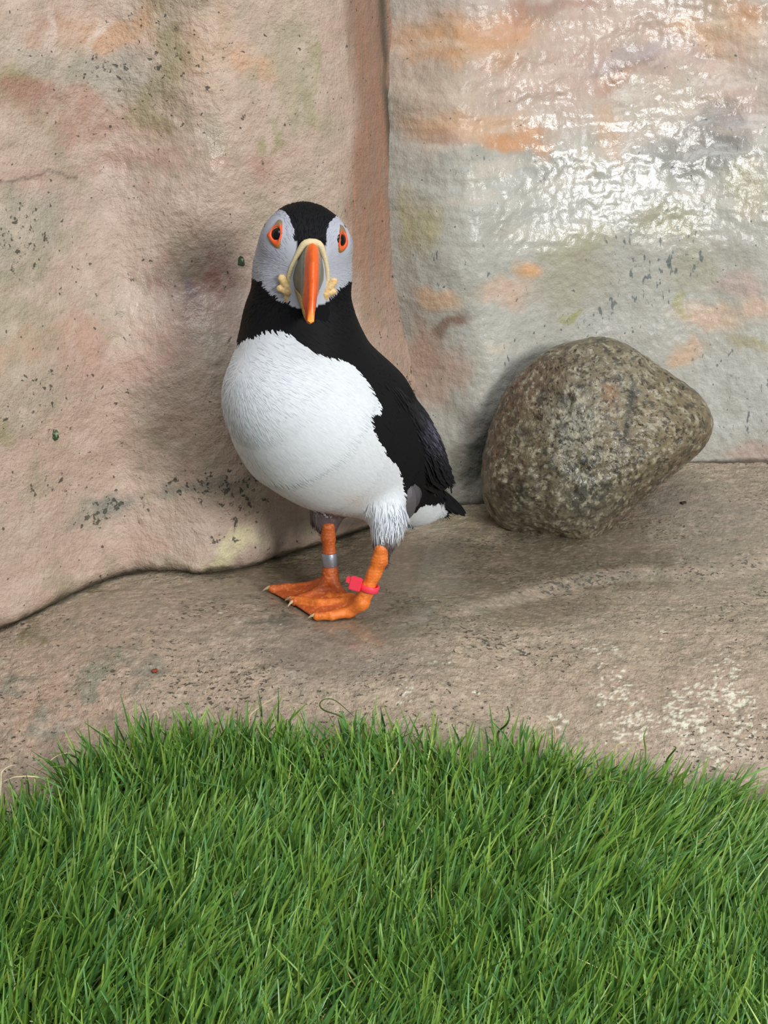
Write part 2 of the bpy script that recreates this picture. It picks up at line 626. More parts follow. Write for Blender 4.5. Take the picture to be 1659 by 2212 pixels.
def FR(x, z, fine=True):
    b = sm_interp(x, seamR[:, 0], seamR[:, 1])
    zz = np.maximum(z, 0)
    z0 = 0.214 - 0.05 * (x - 0.15)
    y = b + 0.01 * zz + 0.27 * (np.log1p(np.exp(np.minimum((zz - z0) / 0.012, 60))) * 0.012)
    xc = xc_of(z)
    dd = np.clip(1 - (x - xc) / 0.06, 0, 2.2)
    y = y + 0.022 * dd ** 1.6 * sstep(0.0, 0.15, z) + 0.006 * dd
    y = y - 0.010 * np.exp(-((x - 0.075) / 0.028) ** 2 - ((z - 0.075) / 0.05) ** 2)
    y = y + 0.010 * np.clip(1 - (z - 0.018) / 0.010, 0, 3) ** 2 * sstep(0.16, 0.24, x)
    P = np.stack([x, np.zeros_like(x), z], -1)
    y = y + 0.007 * fbm(P * 8 + 22, 2)
    # brushed, dragged cement high on the right
    y = y + 0.0022 * fbm(P * (16, 1, 42) + 4, 3) * sstep(0.18, 0.24, z)
    if fine:
        y = y + 0.0008 * fbm(P * 50 + 18, 3) + 0.00045 * fbm(P * 200, 2)
    return y


def wall_unproj(F):
    def un(px, py):
        y = 1.15
        for _ in range(30):
            c = at(px, py, y)
            y = 0.5 * y + 0.5 * float(F(np.array([c[0]]), np.array([c[2]]), False)[0])
        c = at(px, py, y)
        return c, np.array([1.0, 0, 0]), np.array([0, 0, 1.0]), np.linalg.norm(c - CAM) / FPX
    return un


ZR = np.concatenate([np.linspace(-0.06, 0.43, 370), np.linspace(0.43, 1.0, 40)[1:]])


def speck_map(P, un, base, lst):
    s = np.full(len(P), base) + 0.10 * fbm(P * 14 + 77, 3)
    for (px, py, rx, ry, ang, a) in lst:
        ctr, ux, uy, sc = un(px, py)
        q = P - ctr
        u, v = q @ ux + 0.006 * fbm(P * 40, 2), q @ uy
        ca, sa = math.cos(math.radians(ang)), math.sin(math.radians(ang))
        u, v = u * ca + v * sa, -u * sa + v * ca
        r = np.sqrt((u / (rx * sc)) ** 2 + (v / (ry * sc)) ** 2)
        s = s + a * (1 - sstep(0.2, 1.3, r))
    return np.clip(s, 0, 1)


def build_wall_left():
    U = np.concatenate([np.linspace(-0.7, 0, 40)[:-1], np.linspace(0, 1, 300)])
    Z, UU = np.meshgrid(ZR, U, indexing='ij')
    z, u = Z.ravel(), UU.ravel()
    xc = xc_of(z)
    x = np.where(u < 0, -0.34 + u, -0.34 + (xc + 0.006 + 0.34) * u)
    y = FL(x, z)
    P = np.stack([x, y, z], -1)
    un = wall_unproj(FL)
    L = [(60, 90, 80, 60, 0, (196, 184, 168), .7), (20, 190, 70, 60, 0, (146, 142, 100), .8), (110, 40, 70, 40, 0, (184, 146, 126), .7), (260, 55, 120, 45, 0, (196, 154, 120), .8),
         (220, 150, 140, 60, -15, (164, 156, 142), .8), (365, 110, 60, 120, 0, (150, 140, 104), .75), (390, 10, 60, 30, 0, (112, 106, 70), .6), (320, 240, 30, 60, 0, (140, 134, 92), .6),
         (450, 90, 70, 90, 0, (188, 158, 128), .7), (90, 205, 130, 40, -14, (164, 124, 106), .9), (170, 250, 160, 50, -14, (174, 138, 120), .8),
         (540, 140, 40, 40, 0, (202, 162, 130), .8), (620, 130, 60, 130, 0, (164, 154, 126), .7), (680, 190, 22, 90, 0, (150, 146, 104), .7), (572, 300, 14, 50, 0, (146, 142, 98), .7),
         (300, 355, 300, 28, 2, (178, 144, 128), .7), (570, 365, 55, 26, 0, (176, 138, 120), .7), (230, 420, 220, 60, 0, (186, 164, 150), .6),
         (50, 490, 80, 80, 0, (158, 154, 136), .7), (45, 580, 30, 40, 0, (140, 140, 110), .6), (20, 690, 110, 60, 0, (164, 154, 128), .7),
         (430, 590, 130, 50, 0, (156, 118, 104), .8), (412, 635, 30, 55, 0, (138, 122, 122), .8), (490, 600, 50, 40, 0, (152, 112, 98), .7), (420, 690, 110, 50, 0, (172, 140, 124), .6),  # dark reddish patches beside the puffin's head, its cast shadow painted into the colour
         (90, 760, 110, 40, 0, (190, 152, 122), .7), (240, 760, 170, 80, 0, (184, 148, 132), .7), (90, 860, 90, 90, 0, (174, 158, 140), .7), (15, 910, 25, 25, 0, (138, 132, 84), .6),
         (200, 960, 200, 110, 0, (190, 162, 144), .6), (230, 1105, 70, 26, 5, (128, 130, 122), .75), (400, 1060, 90, 18, 12, (124, 126, 118), .6), (520, 1050, 90, 30, -8, (110, 112, 106), .55),
         (250, 1190, 200, 40, 0, (192, 160, 142), .6), (505, 1203, 100, 30, 8, (222, 212, 170), .9), (592, 1188, 34, 22, 10, (146, 142, 84), .8), (430, 1212, 40, 18, 0, (200, 184, 150), .6), (40, 1325, 90, 24, 25, (150, 140, 96), .7),
         (130, 1285, 60, 20, 25, (168, 150, 116), .6), (124, 40, 14, 50, 0, (216, 198, 186), .7), (222, 35, 12, 26, -20, (218, 200, 186), .7), (205, 70, 10, 30, 0, (212, 196, 184), .5)]
    c = blobs(P, (187, 164, 147), L, un, 0.014, 26)
    n = fbm(P * (30, 30, 30) + 40, 5, 0.6)
    w = sstep(0.0, 0.6, n)[:, None] * 0.5
    c = c * (1 - w) + lin((160, 152, 128)) * w
    w = sstep(0.0, 0.6, fbm(P * 36 + 90, 5, 0.6))[:, None] * 0.42
    c = c * (1 - w) + lin((204, 184, 168)) * w
    # hairline crack
    ck = np.array([un(a, b)[0] for a, b in [(-60, 402), (20, 393), (60, 384), (88, 380), (104, 366), (130, 374), (150, 384), (170, 386)]])
    zc = np.interp(x, ck[:, 0], ck[:, 2]) + 0.0012 * fbm(P * 160, 2)
    g = (np.exp(-((z - zc) / 0.0011) ** 2) * ((x > ck[0, 0]) & (x < ck[-1, 0])) * 0.6)[:, None]
    c = c * (1 - g) + lin((96, 78, 68)) * g
    # brown brushed band along the crease
    bp = np.array([(735, -40), (752, 90), (768, 180), (770, 260), (752, 350), (746, 450), (752, 560), (772, 680), (800, 780), (850, 880), (930, 1000)], float)
    bw = np.array([un(a, b)[0] for a, b in bp])
    xb = np.interp(z, bw[::-1, 2], bw[::-1, 0]) + 0.004 * fbm(P * (60, 60, 14), 3)
    streak = fbm(P * (150, 150, 12) + 6, 3)
    fade = 0.35 + 0.65 * sstep(0.10, 0.24, z)
    w = (sstep(-0.003, 0.006, x - xb) * fade * (0.85 + 0.35 * streak)).clip(0, 1)[:, None]
    bc = lin((150, 112, 91)) * (1 + 0.5 * streak[:, None])
    c = c * (1 - w) + bc * w
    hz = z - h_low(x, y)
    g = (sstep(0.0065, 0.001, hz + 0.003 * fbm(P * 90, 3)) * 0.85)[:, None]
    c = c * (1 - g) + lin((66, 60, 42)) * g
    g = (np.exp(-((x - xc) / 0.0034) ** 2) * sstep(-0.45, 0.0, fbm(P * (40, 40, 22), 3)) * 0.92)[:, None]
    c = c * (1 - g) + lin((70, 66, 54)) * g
    g = (np.exp(-((x - xc + 0.012) / 0.016) ** 2) * sstep(0.13, 0.06, z) * sstep(-0.1, 0.3, fbm(P * 70 + 12, 4)) * 0.7)[:, None]
    c = c * (1 - g) + lin((120, 124, 116)) * g
    sp = speck_map(P, un, 0.26, [(230, 1100, 90, 40, 5, .5), (120, 1060, 60, 50, 0, .35), (420, 1050, 90, 40, 10, .45), (540, 1060, 90, 60, 0, .5), (500, 1150, 90, 40, 0, .35),
                                 (40, 500, 70, 90, 0, .35), (60, 870, 90, 70, 0, .3), (590, 1195, 40, 20, 0, .4), (40, 1330, 80, 25, 25, .45), (230, 1280, 60, 14, 25, .5), (300, 120, 200, 80, 0, .2),
                                 (900, 830, 60, 60, 0, .5), (940, 960, 60, 90, 0, .55), (990, 1060, 40, 60, 0, .6), (400, 200, 500, 300, 0, .08), (200, 700, 300, 300, 0, .08)])
    wet = 0.12 + 0.1 * fbm(P * 20, 2)
    for (px, py, rx, ry, s) in [(400, 350, 190, 120, .55), (400, 660, 170, 120, .75), (500, 760, 120, 100, .5)]:
        ctr, ux, uy, sc = un(px, py)
        q = P - ctr
        r = np.sqrt((q[:, 0] / (rx * sc)) ** 2 + (q[:, 2] / (ry * sc)) ** 2)
        wet = np.maximum(wet, s * (1 - sstep(0.3, 1.3, r)))
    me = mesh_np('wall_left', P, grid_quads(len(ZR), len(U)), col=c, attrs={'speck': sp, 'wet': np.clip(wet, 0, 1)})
    return obj('wall_left', me, M_wallL, kind='structure', label='pinkish beige painted rock wall behind the puffin')


def build_wall_right():
    U = np.concatenate([np.linspace(0, 1, 330), np.linspace(1, 1.7, 40)[1:]])
    Z, UU = np.meshgrid(ZR, U, indexing='ij')
    z, u = Z.ravel(), UU.ravel()
    xc = xc_of(z) - 0.045
    x = np.where(u < 1, xc + (0.40 - xc) * u, 0.40 + (u - 1))
    y = FR(x, z)
    P = np.stack([x, y, z], -1)
    un = wall_unproj(FR)
    L = [(1250, 120, 560, 190, 0, (186, 160, 144), .9), (930, 220, 90, 120, 0, (182, 164, 144), .7), (1000, 90, 150, 50, -8, (190, 142, 98), .85), (1110, 50, 90, 40, 0, (196, 144, 104), .7),
         (1200, 15, 120, 30, 0, (154, 116, 100), .8), (1000, 270, 150, 40, -5, (196, 156, 122), .8), (1120, 310, 90, 26, 0, (192, 136, 88), .85), (960, 300, 80, 24, -8, (170, 132, 110), .6),
         (1340, 185, 70, 34, 25, (168, 118, 92), .85), (1350, 150, 90, 18, 8, (128, 104, 94), .7), (1400, 110, 190, 30, 10, (166, 150, 150), .7), (1560, 60, 110, 50, 0, (196, 156, 116), .7), (1620, 30, 60, 40, 0, (190, 140, 104), .6),
         (1420, 220, 160, 60, 10, (176, 166, 150), .7), (1600, 230, 90, 50, 0, (170, 142, 130), .7), (1320, 290, 40, 60, 0, (190, 150, 112), .5),
         (1020, 350, 70, 26, 0, (146, 146, 136), .7), (1170, 350, 60, 36, 0, (140, 142, 134), .7), (1500, 330, 110, 60, 0, (132, 130, 124), .75), (1560, 270, 60, 40, 0, (118, 116, 112), .6),
         (900, 480, 40, 70, 0, (170, 162, 116), .7), (1250, 520, 80, 50, 0, (160, 156, 122), .6), (1240, 610, 90, 80, 0, (164, 158, 132), .6), (1440, 470, 90, 40, 0, (160, 154, 120), .6), (1610, 400, 60, 70, 0, (158, 150, 112), .6), (1500, 560, 60, 60, 0, (164, 160, 134), .5),
         (1145, 572, 44, 34, -20, (216, 166, 118), .9), (940, 640, 60, 36, 0, (206, 168, 132), .75), (1090, 630, 80, 36, 0, (204, 174, 150), .75), (1600, 600, 80, 40, 0, (192, 164, 156), .7), (1530, 690, 80, 40, 0, (204, 172, 146), .7), (1640, 660, 60, 40, 0, (206, 172, 146), .7),
         (1230, 688, 36, 10, 0, (144, 144, 66), .85), (1480, 660, 14, 50, 0, (152, 150, 92), .6), (970, 712, 28, 56, -35, (128, 96, 80), .85), (920, 780, 50, 120, 15, (180, 148, 130), .8), (1000, 790, 60, 50, 0, (190, 160, 144), .75), (1080, 740, 40, 12, -30, (206, 194, 174), .7),
         (1620, 740, 60, 20, 0, (160, 150, 100), .6), (1600, 860, 120, 90, 0, (190, 190, 184), .7), (1480, 770, 40, 30, 0, (212, 164, 120), .5), (1620, 970, 80, 26, 0, (180, 150, 138), .6), (1130, 700, 120, 40, 0, (176, 174, 162), .5), (1035, 985, 34, 100, -6, (52, 54, 50), .85), (1010, 900, 30, 60, -15, (120, 112, 104), .5)]  # dark patch left of the boulder: algae stain plus its shadow painted in
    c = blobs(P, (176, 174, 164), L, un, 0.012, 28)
    n = fbm(P * (34, 34, 34) + 140, 5, 0.6)
    w = sstep(0.05, 0.6, n)[:, None] * 0.28
    c = c * (1 - w) + lin((150, 148, 132)) * w
    st = fbm(P * (22, 1, 80) + 60, 4)
    w = (sstep(0.0, 0.6, st) * sstep(0.19, 0.25, z))[:, None] * 0.35
    c = c * (1 - w) + lin((206, 190, 172)) * w
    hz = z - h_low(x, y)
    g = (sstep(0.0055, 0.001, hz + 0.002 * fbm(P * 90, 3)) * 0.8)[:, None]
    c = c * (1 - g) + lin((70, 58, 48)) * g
    sp = speck_map(P, un, 0.22, [(1030, 350, 100, 40, 0, .35), (1180, 360, 80, 50, 0, .35), (1500, 330, 120, 70, 0, .35), (1300, 540, 90, 60, 0, .25), (1420, 560, 120, 110, 0, .38), (1520, 500, 60, 80, 0, .3),
                                 (920, 560, 60, 90, 0, .22), (1330, 680, 160, 60, 0, .3), (1560, 780, 120, 60, 0, .34), (1620, 890, 90, 80, 0, .34), (1150, 770, 120, 50, 0, .3), (1040, 1000, 60, 120, 0, .5)])
    sp = sp * (1 - 0.6 * sstep(0.27, 0.30, z))
    pu, pv = un(1330, 400)[0], 0
    q = P - pu
    core = np.exp(-(q[:, 0] / 0.075) ** 2 - ((q[:, 2] - 0.01) / 0.05) ** 2)
    wet = 0.1 + (0.34 + 0.60 * core + 0.25 * fbm(P * (30, 30, 60) + 5, 3)) * sstep(0.19, 0.225, z + 0.02 * fbm(P * 20, 3)) * sstep(0.03, 0.12, x)
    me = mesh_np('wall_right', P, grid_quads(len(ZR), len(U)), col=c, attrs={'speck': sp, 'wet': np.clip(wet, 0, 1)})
    return obj('wall_right', me, M_wallR, kind='structure', label='grey and orange glossy painted rock wall behind the boulder')


FLOOR = build_floor()
WL = build_wall_left()
WR = build_wall_right()


# ------------------------------------------------------------------ boulder
def build_boulder():
    out = np.array([(1535, 930), (1528, 890), (1500, 850), (1435, 803), (1370, 757), (1300, 733), (1240, 736), (1170, 765), (1118, 812), (1076, 880), (1052, 950), (1045, 1010), (1049, 1090), (1076, 1132), (1130, 1156), (1200, 1168), (1270, 1160), (1320, 1140), (1375, 1085), (1430, 1035), (1500, 985)], float)
    cx, cy = 1265.0, 960.0
    yc = 1.128
    C0 = at(cx, cy, yc)
    d = C0 - CAM
    dist = d @ FWD
    k = dist / FPX
    ang = np.arctan2(-(out[:, 1] - cy), out[:, 0] - cx)
    rad = np.hypot(out[:, 0] - cx, out[:, 1] - cy) * k
    o = np.argsort(ang)
    ang, rad = ang[o], rad[o]
    ang = np.concatenate([ang - 2 * np.pi, ang, ang + 2 * np.pi])
    rad = np.tile(rad, 3)
    n = -d / np.linalg.norm(d)
    ru = RGT - n * (RGT @ n)
    ru /= np.linalg.norm(ru)
    uu = np.cross(n, ru)
    nth, nph = 520, 240
    th = np.linspace(-np.pi, np.pi, nth, endpoint=False)
    ph = np.linspace(0.0, np.pi, nph)
    PH, TH = np.meshgrid(ph, th, indexing='ij')
    R = sum(np.interp(TH + q, ang, rad) for q in (-.08, -.04, 0, .04, .08)) / 5 * 1.005
    kk = sstep(0.1, 0.85, np.sin(PH))
    R = rad.mean() * (1 - kk) + R * kk
    sx = np.sin(PH)
    D = np.where(np.cos(PH) > 0, 0.066, 0.050)
    cz = np.sign(np.cos(PH)) * np.abs(np.cos(PH)) * D
    # front face leans: the lower left bulges towards the camera
    cz = cz + sx * (-0.010 * np.sin(TH) - 0.010 * np.cos(TH)) * (1 - sx ** 4)
    a, b = R * sx * np.cos(TH), R * sx * np.sin(TH)
    P = C0 + a[..., None] * ru + b[..., None] * uu + cz[..., None] * n
    P = P.reshape(-1, 3)
    rel = P - C0
    # flat lower-right facet and a soft ridge across the front
    fn = ru * 0.62 - uu * 0.62 + n * 0.48
    fn = fn / np.linalg.norm(fn)
    s = rel @ fn - 0.060
    P = P - np.where(s > 0, s * 0.45, 0)[:, None] * fn
    fn2 = -ru * 0.55 + uu * 0.35 + n * 0.76
    fn2 /= np.linalg.norm(fn2)
    s = (P - C0) @ fn2 - 0.060
    P = P - np.where(s > 0, s * 0.5, 0)[:, None] * fn2
    Q = [grid_quads(nph, nth)]
    i = np.arange(nph) * nth
    Q.append(np.stack([i[:-1] + nth - 1, i[:-1], i[1:], i[1:] + nth - 1], -1))
    Q = np.concatenate(Q)
    N = vnormals(P, Q)
    N[~np.isfinite(N).all(1)] = n
    if ((P - C0) * N).sum() < 0:
        Q = Q[:, ::-1]
        N = -N
    nz = 0.0035 * fbm(P * 22 + 4, 3) + 0.0016 * fbm(P * 70, 3) + 0.0007 * fbm(P * 230, 2)
    inner = (np.sin(PH.ravel()) < 0.97)
    P = P + N * (nz * np.where(inner, 1.0, 0.55))[:, None]
    u = (P - C0) @ ru / k + cx
    v = cy - (P - C0) @ uu / k
    base = np.tile(lin((128, 116, 90)), (len(P), 1))

    def lay(c, w, col):
        w = np.clip(w, 0, 1)[:, None]
        return c * (1 - w) + lin(col) * w
    c = base
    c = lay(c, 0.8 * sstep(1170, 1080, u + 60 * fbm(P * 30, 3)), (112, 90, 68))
    c = lay(c, 0.7 * np.exp(-((u - 1150) / 70) ** 2 - ((v - 810) / 60) ** 2), (120, 92, 76))
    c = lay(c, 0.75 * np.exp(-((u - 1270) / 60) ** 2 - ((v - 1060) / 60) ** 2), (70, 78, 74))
    c = lay(c, 0.7 * np.exp(-((u - 1240) / 50) ** 2 - ((v - 910) / 50) ** 2), (150, 152, 138))
    c = lay(c, 0.6 * np.exp(-((u - 1350) / 60) ** 2 - ((v - 830) / 50) ** 2), (158, 152, 132))
    c = lay(c, 0.5 * np.exp(-((u - 1400) / 110) ** 2 - ((v - 880) / 80) ** 2), (146, 128, 92))
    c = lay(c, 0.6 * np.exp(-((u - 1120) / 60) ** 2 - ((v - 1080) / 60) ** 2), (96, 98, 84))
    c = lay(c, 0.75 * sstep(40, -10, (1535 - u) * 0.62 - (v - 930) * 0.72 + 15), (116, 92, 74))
    c = lay(c, 0.5 * np.exp(-((u - 1315) / 16) ** 2 - ((v - 850) / 26) ** 2), (168, 108, 62))
    c = lay(c, 0.75 * sstep(0.12, 0.5, fbm(P * 150 + 20, 5, 0.7)), (186, 178, 152))
    c = lay(c, 0.8 * sstep(0.12, 0.5, fbm(P * 160 + 60, 5, 0.7)), (58, 50, 38))
    c = lay(c, 0.55 * sstep(0.34, 0.6, fbm(P * 75 + 120, 4)), (52, 54, 50))
    c = lay(c, 0.8 * np.exp(-((u - 1352 - (v - 900) * -0.15) / 7) ** 2) * sstep(815, 840, v) * sstep(990, 950, v), (60, 58, 50))
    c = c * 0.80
    sp = 0.5 + 0.25 * fbm(P * 25, 3)
    m = rock_mat('wet_boulder', 330, None, (40, 36, 28), 0.42, 0.7, coarse=330, grain=0.36, coat=0.7, coat_rough=0.1, ripple=0.0003)
    wet = 0.45 + 0.5 * sstep(960, 1120, v)
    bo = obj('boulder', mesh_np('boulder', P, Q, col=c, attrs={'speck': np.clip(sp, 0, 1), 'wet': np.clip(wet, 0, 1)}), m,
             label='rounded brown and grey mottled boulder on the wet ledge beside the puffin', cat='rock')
    return bo


BOULDER = build_boulder()

# ------------------------------------------------------------------ the puffin
puffin = bpy.data.objects.new('puffin', None)
COL.objects.link(puffin)
org = floor_at(755, 1300)[0]
puffin.location = org
puffin['label'] = 'standing puffin with white breast, black back and orange bill beside the wet boulder'
puffin['category'] = 'bird'
ORG = org.copy()


def part(name, V, quads=None, tris=None, mat=None, col=None, parent=puffin, label=None, kind=None, smooth=True):
    o = obj(name, mesh_np(name, np.asarray(V) - ORG, quads, tris, col=col, smooth=smooth), mat, parent, label, kind)
    return o


def sph(px, py, rpx, y):
    c = at(px, py, y)
    return c, rpx * ((c - CAM) @ FWD) / FPX


# head frame
Hc = at(658, 548, 0.958)
hf = np.array([0.17, -0.95, -0.20])
hf /= np.linalg.norm(hf)
hr = np.cross(np.array([0, 0, 1.0]), -hf)
hr = hr / np.linalg.norm(hr)
if hr[0] < 0:
    hr = -hr
hu = np.cross(hr, hf)
if hu[2] < 0:
    hu = -hu
rl = math.radians(6)
hr, hu = hr * math.cos(rl) - hu * math.sin(rl), hu * math.cos(rl) + hr * math.sin(rl)
HR = np.stack([hr, hf, hu])
mm = 0.001


def hp(r, f_, u):
    return Hc + (hr * r + hf * f_ + hu * u) * mm


torso = [sph(*a) for a in [(604, 850, 116, .948), (655, 900, 142, .962), (722, 956, 128, .978), (792, 992, 100, .998), (850, 1043, 58, 1.022), (895, 1080, 36, 1.040), (950, 1100, 14, 1.052)]]
neck = [sph(*a) for a in [(650, 780, 112, .968), (646, 728, 100, .966), (646, 680, 90, .966), (652, 610, 84, .966)]]
back = [sph(*a) for a in [(700, 790, 84, .985), (775, 880, 86, .998), (838, 958, 70, 1.012)]]
thighA = [sph(*a) for a in [(822, 1070, 58, .978), (836, 1120, 39, .962), (832, 1160, 26, .955), (826, 1194, 18.5, .951)]]
thighB = [sph(*a) for a in [(712, 1080, 46, .995), (704, 1115, 32, .990), (709, 1148, 18.5, .988)]]


def f_body(P):
    d = None
    for ch, k in ((torso, .028), (neck, .022), (back, .03)):
        for (a, ra), (b, rb) in zip(ch[:-1], ch[1:]):
            e = sd_cone(P, a, ra, b, rb)
            d = e if d is None else smin(d, e, k)
    for ch in (thighA, thighB):
        t = None
        for (a, ra), (b, rb) in zip(ch[:-1], ch[1:]):
            e = sd_cone(P, a, ra, b, rb)
            t = e if t is None else smin(t, e, .004)
        d = smin(d, t, .010)
    h = sd_ell(P, hp(0, -6, 1.5), HR, np.array([27.5, 29, 28.5]) * mm)
    for s in (-1, 1):
        h = smin(h, np.linalg.norm(P - hp(s * 12.5, -1, -13), axis=1) - 17.5 * mm, .012)
        h = smin(h, np.linalg.norm(P - hp(s * 13, 3, 9), axis=1) - 14.5 * mm, .008)
    h = smin(h, np.linalg.norm(P - hp(0, 3, -19), axis=1) - 15 * mm, .012)
    h = smin(h, sd_ell(P, hp(0, 9, -5), HR, np.array([11, 13, 20]) * mm), .012)
    return smin(d, h, .010)


BV, BQ = isosurface(f_body, (-0.13, 0.88, -0.01), (0.08, 1.09, 0.292), 0.0013)
BV = lap(BV, BQ, 10)
BN = vnormals(BV, BQ)
if ((BV - BV.mean(0)) * BN).sum() < 0:
    BQ = BQ[:, ::-1]
    BN = -BN
BVH = BVHTree.FromPolygons([Vector(v) for v in BV], [tuple(int(i) for i in q) for q in BQ])

white_poly = [(536, 728), (560, 716), (600, 708), (625, 716), (645, 735), (668, 752), (700, 764), (740, 775), (765, 788), (800, 830), (832, 885), (826, 903), (803, 906), (815, 940), (840, 985), (868, 1020), (878, 1060), (888, 1110), (915, 1092), (945, 1088), (975, 1086), (985, 1120), (900, 1160), (860, 1230), (780, 1230), (640, 1130), (520, 1020), (430, 880), (450, 780), (510, 740)]
faceL = [(643, 640), (643, 560), (641, 530), (637, 505), (632, 482), (624, 466), (612, 456), (603, 453), (592, 456), (580, 470), (572, 488), (540, 500), (540, 600), (562, 612), (575, 630), (596, 648), (626, 660), (650, 666), (672, 664), (672, 560)]
faceR = [(668, 560), (703, 545), (704, 520), (706, 500), (710, 484), (717, 473), (727, 466), (737, 472), (746, 490), (775, 500), (775, 600), (735, 625), (725, 640), (705, 652), (680, 664), (660, 664)]
BLACK, WHITE, GREY = lin((13, 13, 16)), lin((220, 224, 228)), lin((176, 178, 188))


def body_col(P, N):
    u, v, _ = proj(P)
    j = fbm(P * 260, 2) * 5.0
    j2 = fbm(P * 260 + 40, 2) * 5.0
    vd = CAM - P
    vd /= np.linalg.norm(vd, axis=1)[:, None]
    facing = (vd * N).sum(1)
    wp = inpoly(u + j, v + j2, white_poly) & (v > 690)
    # far flank: white below the line of the folded wing
    ax = (P - at(640, 860, .96)) @ np.array([.62, .48, -.62])
    wp = np.where(facing > -0.25, wp, wp & (u < 640) & (v > 800) & (ax > -1) & (facing > -0.6))
    c = np.where(wp[:, None], WHITE, BLACK)
    hd = (np.linalg.norm((P - Hc) @ HR.T / (np.array([40, 44, 48]) * mm), axis=1) < 1) & (v < 690)
    fp = hd & (facing > -0.35) & (inpoly(u + j * .4, v + j2 * .4, faceL) | inpoly(u + j * .4, v + j2 * .4, faceR))
    g = GREY + (lin((214, 214, 220)) - GREY) * sstep(-20, -36, ((P - Hc) @ hu) / mm)[:, None]
    g = g + (lin((168, 168, 178)) - g) * (0.6 * np.exp(-((v - 632) / 14) ** 2 - ((u - 618) / 30) ** 2))[:, None]
    c = np.where(fp[:, None], g, c)
    # grey-brown shins above the scaled legs
    low = sstep(1158, 1185, v + j) * (u > 760)
    c = c * (1 - low[:, None]) + lin((88, 74, 72)) * low[:, None]
    low = sstep(1092, 1112, v + j - 0.18 * (u - 660)) * (u < 768) * (P[:, 1] > 0.978)  # far thigh darkened too, its shadow painted into the grey-brown
    c = c * (1 - low[:, None]) + lin((104, 92, 94)) * low[:, None]
    w = 0.35 * np.exp(-((u - 765) / 30) ** 2 - ((v - 1078) / 16) ** 2)
    c = c * (1 - w[:, None]) + lin((214, 190, 160)) * w[:, None]
    return c


BC = body_col(BV, BN)
M_body = attr_mat('plumage_skin', 0.85, (520, 0.25, 0.0006), 0.15)
M_feather = attr_mat('feather', 0.7, None, 0.2)
body = part('body', BV, BQ, None, M_body, BC)


def strips(P, N, D, L, Wd, c0, c1, nseg=3, lift0=0.0, lift1=0.0009, droop=None, custom=True):
    """tapered feather strips; P roots, N surface normals, D directions"""
    n = len(P)
    D = D - N * (D * N).sum(1)[:, None]
    D /= np.maximum(np.linalg.norm(D, axis=1), 1e-9)[:, None]
    B = np.cross(N, D)
    V, C, NN = [], [], []
    for s in range(nseg + 1):
        t = s / nseg
        ctr = P + D * (L * t)[:, None] + N * ((lift0 + (lift1 - lift0) * t) * np.ones(n))[:, None]
        if droop is not None:
            ctr = ctr + droop * (t * t * L)[:, None]
        w = Wd * (1 - 0.9 * t ** 1.6)
        V += [ctr - B * w[:, None] * .5, ctr + B * w[:, None] * .5]
        cc = c0 + (c1 - c0) * t
        C += [cc, cc]
        NN += [N, N]
    V = np.stack(V, 1).reshape(-1, 3)
    C = np.stack(C, 1).reshape(-1, 3)
    NN = np.stack(NN, 1).reshape(-1, 3)
    k = 2 * (nseg + 1)
    q = np.array([[2 * s, 2 * s + 2, 2 * s + 3, 2 * s + 1] for s in range(nseg)])
    Q = (np.arange(n)[:, None, None] * k + q[None]).reshape(-1, 4)
    return V, Q, C, NN


def surf_samples(V, Q, n):
    a = np.linalg.norm(np.cross(V[Q[:, 2]] - V[Q[:, 0]], V[Q[:, 3]] - V[Q[:, 1]]), axis=1)
    f = rng.choice(len(Q), n, p=a / a.sum())
    w = rng.dirichlet((1, 1, 1, 1), n)
    return (V[Q[f]] * w[..., None]).sum(1), f


def snap_down(P):
    out_p, out_n = [], []
    for p in P:
        l, nn, i, d = BVH.find_nearest(Vector(p))
        out_p.append(l)
        out_n.append(nn)
    return np.array(out_p), np.array(out_n)


